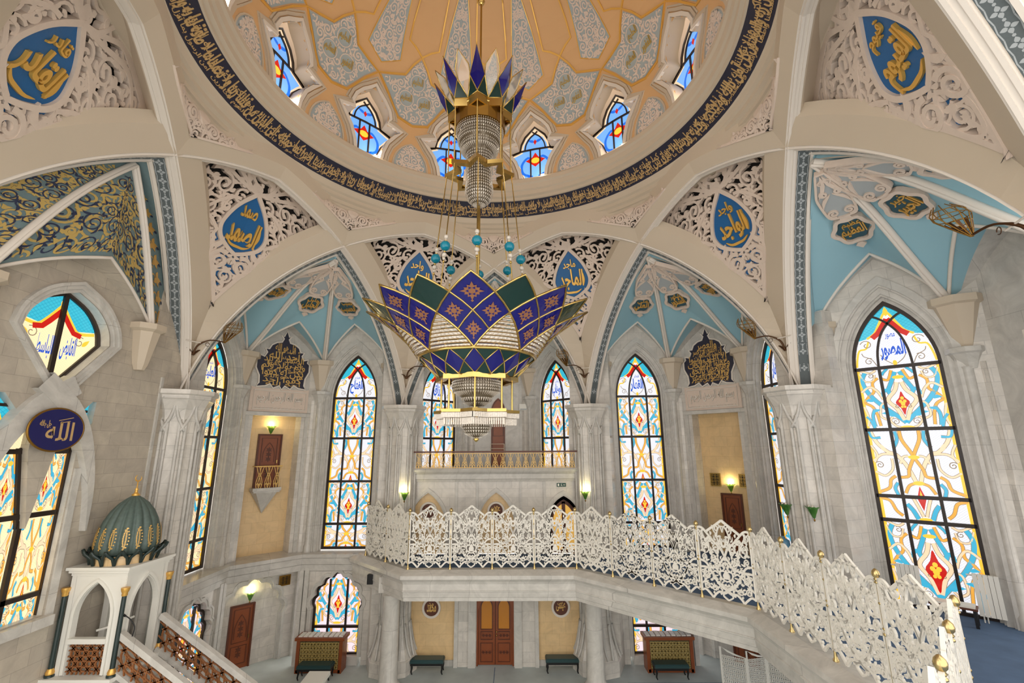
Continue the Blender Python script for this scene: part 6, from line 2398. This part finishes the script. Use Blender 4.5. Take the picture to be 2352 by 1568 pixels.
# round medallions
def roundel(M, t, lab, rad, grp):
    r = root('round_medallion', lab, 'medallion', M, grp)
    f = flat(0)
    a, b, c = MB(), MB(), MB()
    a.ribbon(circle(0, 0, rad * 1.12, n=32), rad * .28, f, 0, .05, 'plaster_white', True)
    a.obj('rim', r)
    b.plate(circle(0, 0, rad, n=32), [], f, 0, .02, 'wood_dark')
    b.obj('disc', r)
    put_text(c, t, 0, 0, rad * 1.25, rad * 1.0, f, .02, .035, 'gold_leaf', bold=.02)
    put_text(c, t[-2:], -.02, rad * .45, rad * .7, rad * .4, f, .02, .03, 'gold_leaf', bold=.01)
    c.obj('lettering', r)
G = 'round medallions with gold lettering'
roundel(Matrix.Translation((-2.42, CW + .08, .10)), 'محمد', 'round medallion on beige stone left of the entrance double door', .28, G)
roundel(Matrix.Translation((2.48, CW + .08, .12)), 'عيسى', 'round medallion on beige stone right of the entrance double door', .28, G)
roundel(Matrix.Translation((-2.66, CW + .10, 3.58)), 'علي', 'round medallion in the left arched niche above the screen', .27, G)
roundel(Matrix.Translation((.02, CW + .10, 3.58)), 'عمر', 'round medallion in the middle arched niche above the screen', .27, G)

# brass grilles
def grille(M, w, h, lab, m='brass_dull'):
    r = root('grille', lab, 'grille', M, 'brass wall grilles')
    f = flat(0)
    a, b = MB(), MB()
    a.ribbon([(-w, -h), (w, -h), (w, h), (-w, h)], .05, f, 0, .04, m, True)
    a.obj('frame', r)
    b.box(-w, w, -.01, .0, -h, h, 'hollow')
    knot(b, f, -w, w, -h, h, .12, .016, m, .01, .03)
    b.obj('mesh', r)
grille(frame_at(45, -.44, 13.04, 4.70), .19, .24, 'square brass grille left of the lit lamp over the carved door', 'brass')
grille(frame_at(45, .68, 13.04, 4.70), .19, .24, 'square brass grille right of the lit lamp over the carved door', 'brass')
grille(frame_at(-45, -1.34, 12.98, .90), .22, .17, 'dark metal grille left of the cusped door niche')
grille(frame_at(-45, 1.08, 12.98, .92), .20, .17, 'dark metal grille right of the cusped door niche')

# air conditioners, exit sign, speaker
for x, lab in ((1.42, 'white air conditioner unit right of the chandelier pendant'), (-1.42, 'white air conditioner unit left of the balcony back door')):
    r = root('air_conditioner', lab, 'air conditioner', Matrix.Translation((x, TV - .12, 7.90)), 'air conditioners')
    mb = MB()
    mb.box(-.42, .42, -.1, .12, -.15, .15, 'white_paint')
    mb.obj('case', r)
    mb = MB()
    mb.box(-.38, .38, -.11, -.10, -.13, -.08, 'strip_motif')
    mb.obj('louvre', r)
r = root('exit_sign', 'small dark green exit sign above the lit arched door', 'sign', Matrix.Translation((2.63, CW - .02, 4.55)))
mb = MB(); mb.box(-.18, .18, -.03, .02, -.07, .07, 'exit_green'); mb.obj('panel', r)
mb = MB()
f = flat(-.03)
mb.blob(circle(0, .035, .013, n=8), f, .0, .004, 'white_paint')
mb.ribbon([(-.02, .015), (.0, -.005), (.03, -.04)], .014, f, .0, .004, 'white_paint'); mb.ribbon([(0, -.005), (-.03, -.04)], .012, f, 0, .004, 'white_paint')
mb.blob([(-.15, -.045), (-.09, -.045), (-.09, .045), (-.15, .045)], f, 0, .004, 'white_paint')
mb.ribbon([(.07, 0), (.14, 0)], .02, f, 0, .004, 'white_paint'); mb.blob([(.11, -.03), (.15, 0), (.11, .03)], f, 0, .004, 'white_paint')
mb.obj('pictogram', r)
r = root('speaker', 'small black speaker on a bracket under the mezzanine corner', 'speaker', Matrix.Translation((-4.45, 8.1, 1.42)))
mb = MB(); mb.box(-.10, .10, -.08, .08, -.16, .16, 'black'); mb.obj('cabinet', r)
mb = MB(); mb.tube([(.10, 0, 0), (.28, .05, .0), (.30, .08, .10)], .02, 'black', 6); mb.obj('bracket', r)

# ================================================================== benches and wooden cases
def bench_meshes(w=.60, d=.22):
    s, l, fr = MB(), MB(), MB()
    for k in range(3):
        z0, z1, q = ((.36, .41, 0), (.41, .45, .01), (.45, .47, .03))[k]
        s.box(-w + q, w - q, -d + q, d - q, z0, z1, 'green_leather')
    fr.box(-w + .02, w - .02, -d + .02, d - .02, .28, .36, 'black')
    l.tube(cr([(0, 0, .32), (.01, 0, .2), (-.01, 0, .08), (.02, 0, 0)], 3), [.035] * 4 + [.028] * 3 + [.022] * 3, 'black', 6)
    return s.mesh('seat'), fr.mesh('apron'), l.mesh('leg')
BM = bench_meshes()
def bench(M, lab):
    r = root('bench', lab, 'bench', M, 'dark green upholstered benches')
    MB().obj('seat', r, None, BM[0]); MB().obj('apron', r, None, BM[1])
    for sx in (-.54, .54):
        for sy in (-.17, .17):
            MB().obj('leg', r, Matrix.Translation((sx, sy, 0)), BM[2])
bench(Matrix.Translation((-2.42, 8.84, GZ)), 'dark green bench against beige stone left of the entrance door')
bench(Matrix.Translation((2.44, 8.90, GZ)), 'dark green bench against beige stone right of the entrance door')
bench(Matrix.Translation((-6.30, 8.42, GZ)), 'green topped bench before the wooden case at left')
bench(Matrix.Translation((6.20, 8.44, GZ)), 'dark bench before the wooden case under the ramp')
mat('olive_glass', rgb(112, 104, 72), 0.3, noise=(6, .3))
def case(M, lab):
    r = root('display_case', lab, 'display case', M, 'wooden cases by the windows')
    b, g, t, bk = MB(), MB(), MB(), MB()
    for x in (-.78, .78):
        b.box(x - .06, x + .06, -.25, .25, 0, 1.06, 'wood')
    b.box(-.8, .8, .18, .24, .05, 1.06, 'wood_dark')
    b.box(-.8, .8, -.25, .25, .02, .12, 'wood')
    b.obj('body', r)
    t.box(-.90, .90, -.30, .30, 1.06, 1.16, 'wood')
    t.obj('top', r)
    f = flat(-.24)
    g.box(-.72, .72, -.22, -.20, .12, 1.02, 'olive_glass')
    knot(g, flat(-.22), -.70, .70, .14, 1.0, .12, .018, 'gold_paint', 0, .02)
    g.obj('lattice_front', r)
    x = -.8
    for i in range(9):
        bk.box(-.82 + i * .185, -.82 + i * .185 + .15, -.2, .2, 1.16, 1.185 + .01 * (i % 3), 'white_paint')
    bk.obj('covers', r)['label'] = 'pale flat covers'
case(Matrix.Translation((-6.35, 8.99, GZ)), 'wooden case with gilt lattice front before the left cusped window')
case(Matrix.Translation((6.32, 8.99, GZ)), 'wooden case half hidden under the mezzanine ramp')

# ================================================================== bracket lamps on the rib feet (frame of the pier)
def bracket_lamp(M, lab, side):
    r = root('bracket_lamp', lab, 'lamp', M, 'bronze basket lamps on the rib feet')
    f = MB()
    A = Vector((0, .10, -.35))
    E = Vector((side * .62, -.35, .12))
    f.tube(cr([A, A + Vector((side * .05, -.1, .3)), A + Vector((side * .28, -.30, .48)), E], 5), [.03] * 8 + [.022] * 8, 'bronze', 6)
    for q in (-1, 1):
        f.tube(cr([A, A + Vector((q * .12, -.02, .14)), A + Vector((q * .22, -.02, .18))], 4), [.035, .035, .03, .03, .025, .02, .016, .012, .008], 'bronze', 6)
    f.tube([(-.35, -.05, .02), (.35, -.05, .02)], .018, 'plaster_white', 6)
    f.tube(spiral3 := [(side * (.2 + .06 * cos(a)), -.2, -.02 + .06 * sin(a)) for a in [i * .5 for i in range(12)]], .008, 'bronze', 5)
    f.obj('arm', r)
    w, c = MB(), MB()
    prof = [(.02, -.02), (.10, .12), (.18, .28), (.25, .42), (.24, .52), (.13, .66)]
    lean = lambda p: (E.x + p[0] + side * p[2] * .25, E.y + p[1] - p[2] * .35, E.z + p[2])
    for k in range(10):
        a = 2 * pi * k / 10
        w.tube([lean((rr * cos(a), rr * sin(a), z)) for rr, z in prof], .009, 'brass_dull', 4)
    for rr, z in prof[1:-1]:
        w.tube([lean((rr * cos(2 * pi * i / 20), rr * sin(2 * pi * i / 20), z)) for i in range(20)], .008, 'brass_dull', 4, True)
    for k in range(10):
        a0, a1 = 2 * pi * k / 10, 2 * pi * (k + .5) / 10
        for (r0, z0), (r1, z1) in zip(prof[:2], prof[1:3]):
            c.face([lean((r0 * cos(a0), r0 * sin(a0), z0)), lean((r1 * cos(a0), r1 * sin(a0), z1)), lean((r1 * cos(a1), r1 * sin(a1), z1)), lean((r0 * cos(a1), r0 * sin(a1), z0))], 'bronze')
    w.obj('basket', r)
    c.obj('leaves', r)
bracket_lamp(frame_at(-67.5, -.05, 9.55, 9.15), 'bronze basket lamp on the rib foot left of the left bay', 1)
bracket_lamp(frame_at(67.5, .05, 9.55, 9.15), 'bronze basket lamp beside the narrow right window', -1)
bracket_lamp(frame_at(-22.5, .0, 9.50, 9.15), 'bronze basket lamp behind the left edge of the chandelier bowl', 1)
bracket_lamp(frame_at(22.5, .0, 9.50, 9.15), 'bronze basket lamp right of the chandelier bowl', -1)
bracket_lamp(frame_at(112.5, -.25, 9.3, 9.35), 'large bronze basket lamp at the upper right edge', -1)

# ================================================================== things on the mezzanine
def radiator(M, lab):
    r = root('radiator', lab, 'radiator', M, 'white radiators at the big window')
    b = MB()
    for i in range(5):
        b.box(-.22 + i * .09, -.22 + i * .09 + .082, -.05, .03, 0, .9, 'white_paint')
    b.obj('panel', r)
    p = MB()
    p.tube([(-.32, 0, .86), (.22, 0, .86)], .02, 'white_paint', 6)
    p.obj('pipe', r)
    for x in (-.16, -.1):
        p = MB()
        p.tube([(x, 0, -.14), (x, 0, .05)], .014, 'white_paint', 6)
        p.obj('pipe', r)
radiator(frame_at(45, 5.58, 9.62, 2.15), 'white radiator at the left foot of the largest window')
radiator(frame_at(45, 6.98, 9.62, 2.15), 'white radiator at the right foot of the largest window')
r = root('low_table', 'dark low table with a pale top in front of the largest window', 'table', frame_at(45, 6.35, 9.20, MZ))
mb = MB(); mb.box(-.42, .42, -.2, .2, .36, .40, 'wood_dark'); mb.box(-.38, .38, -.17, .17, .40, .44, 'white_paint'); mb.obj('table_top', r)
for sx in (-.36, .36):
    for sy in (-.15, .15):
        b = MB(); b.box(sx - .03, sx + .03, sy - .03, sy + .03, 0, .36, 'black'); b.obj('leg', r)
r = root('water_dispenser', 'water dispenser with large blue bottle before the narrow right window', 'water dispenser', Matrix.Translation((8.35, 4.05, MZ)))
mb = MB(); mb.box(-.17, .17, -.17, .17, 0, .95, 'strip_gray'); mb.obj('cabinet', r)
mb = MB(); mb.lathe([(.07, .95), (.10, 1.0), (.16, 1.05), (.165, 1.2), (.155, 1.25), (.165, 1.3), (.16, 1.42), (.06, 1.48), (.06, 1.52), (0, 1.53)], 'water_blue', 20); mb.obj('bottle', r)
# folding lattice screen on the hall floor
r = root('folding_screen', 'white lattice folding screen standing in the hall under the ramp', 'folding screen', Matrix.Translation((7.25, 6.6, GZ)))
for i in range(3):
    a, b = Vector((.0 + .66 * i, -.26 * (i % 2) - .12 * i)), Vector((.66 * (i + 1), -.26 * ((i + 1) % 2) - .12 * (i + 1)))
    p = MB()
    f = lambda x, y, h, a=a, b=b: (a.x + (b.x - a.x) * x / .66, a.y + (b.y - a.y) * x / .66 - h, y)
    top = lambda x: 1.46 + .22 * (1 - x / .66) ** 2
    p.ribbon([(.02, .05), (.64, .05), (.64, top(.64)), (.4, top(.4)), (.2, top(.2)), (.02, top(.02))], .05, f, -.015, .015, 'white_paint', True)
    p.ribbon([(.02, .5), (.64, .5)], .05, f, -.015, .015, 'white_paint')
    knot(p, f, .04, .62, .52, 1.44, .1, .02, 'white_paint', -.008, .008)
    p.plate([(.03, .06), (.63, .06), (.63, .5), (.03, .5)], [], f, -.01, .01, 'white_paint')
    p.obj('leaf', r)
# marble reading pedestal in the foreground
r = root('pedestal', 'white marble slanted pedestal top at the bottom edge, right of the pulpit stair', 'pedestal', Matrix.Translation((-5.35, 5.75, GZ)))
mb = MB(); mb.box(-.28, .28, -.5, .5, 0, .9, 'marble_plain'); mb.obj('body', r)
mb = MB(); mb.obox((0, 0, .98), (.33, 0, 0), (0, .62, .05), (0, -.004, .05), 'white_paint'); mb.obj('top', r)

# floodlights standing on the dome cornice at the window sills
def flood():
    a = MB()
    a.box(-.09, .09, -.05, .05, .06, .20, 'black')
    a.box(-.03, .03, -.02, .02, .0, .06, 'black')
    return a.mesh('case')
_fl = flood()
for az, lab in DWL.items():
    r = root('floodlight', 'small dark floodlight at the sill of the ' + lab, 'floodlight', frame_at(az + 3.2, 0, 6.22, 16.07), 'floodlights on the dome cornice')
    MB().obj('housing', r, None, _fl)
    ld = bpy.data.lights.new('flood', 'POINT')
    ld.energy = 38
    ld.color = (1.0, .82, .58)
    ld.shadow_soft_size = .08
    lo = bpy.data.objects.new('flood', ld)
    COL.objects.link(lo)
    lo.parent = r
    lo.location = (0, -.12, .22)
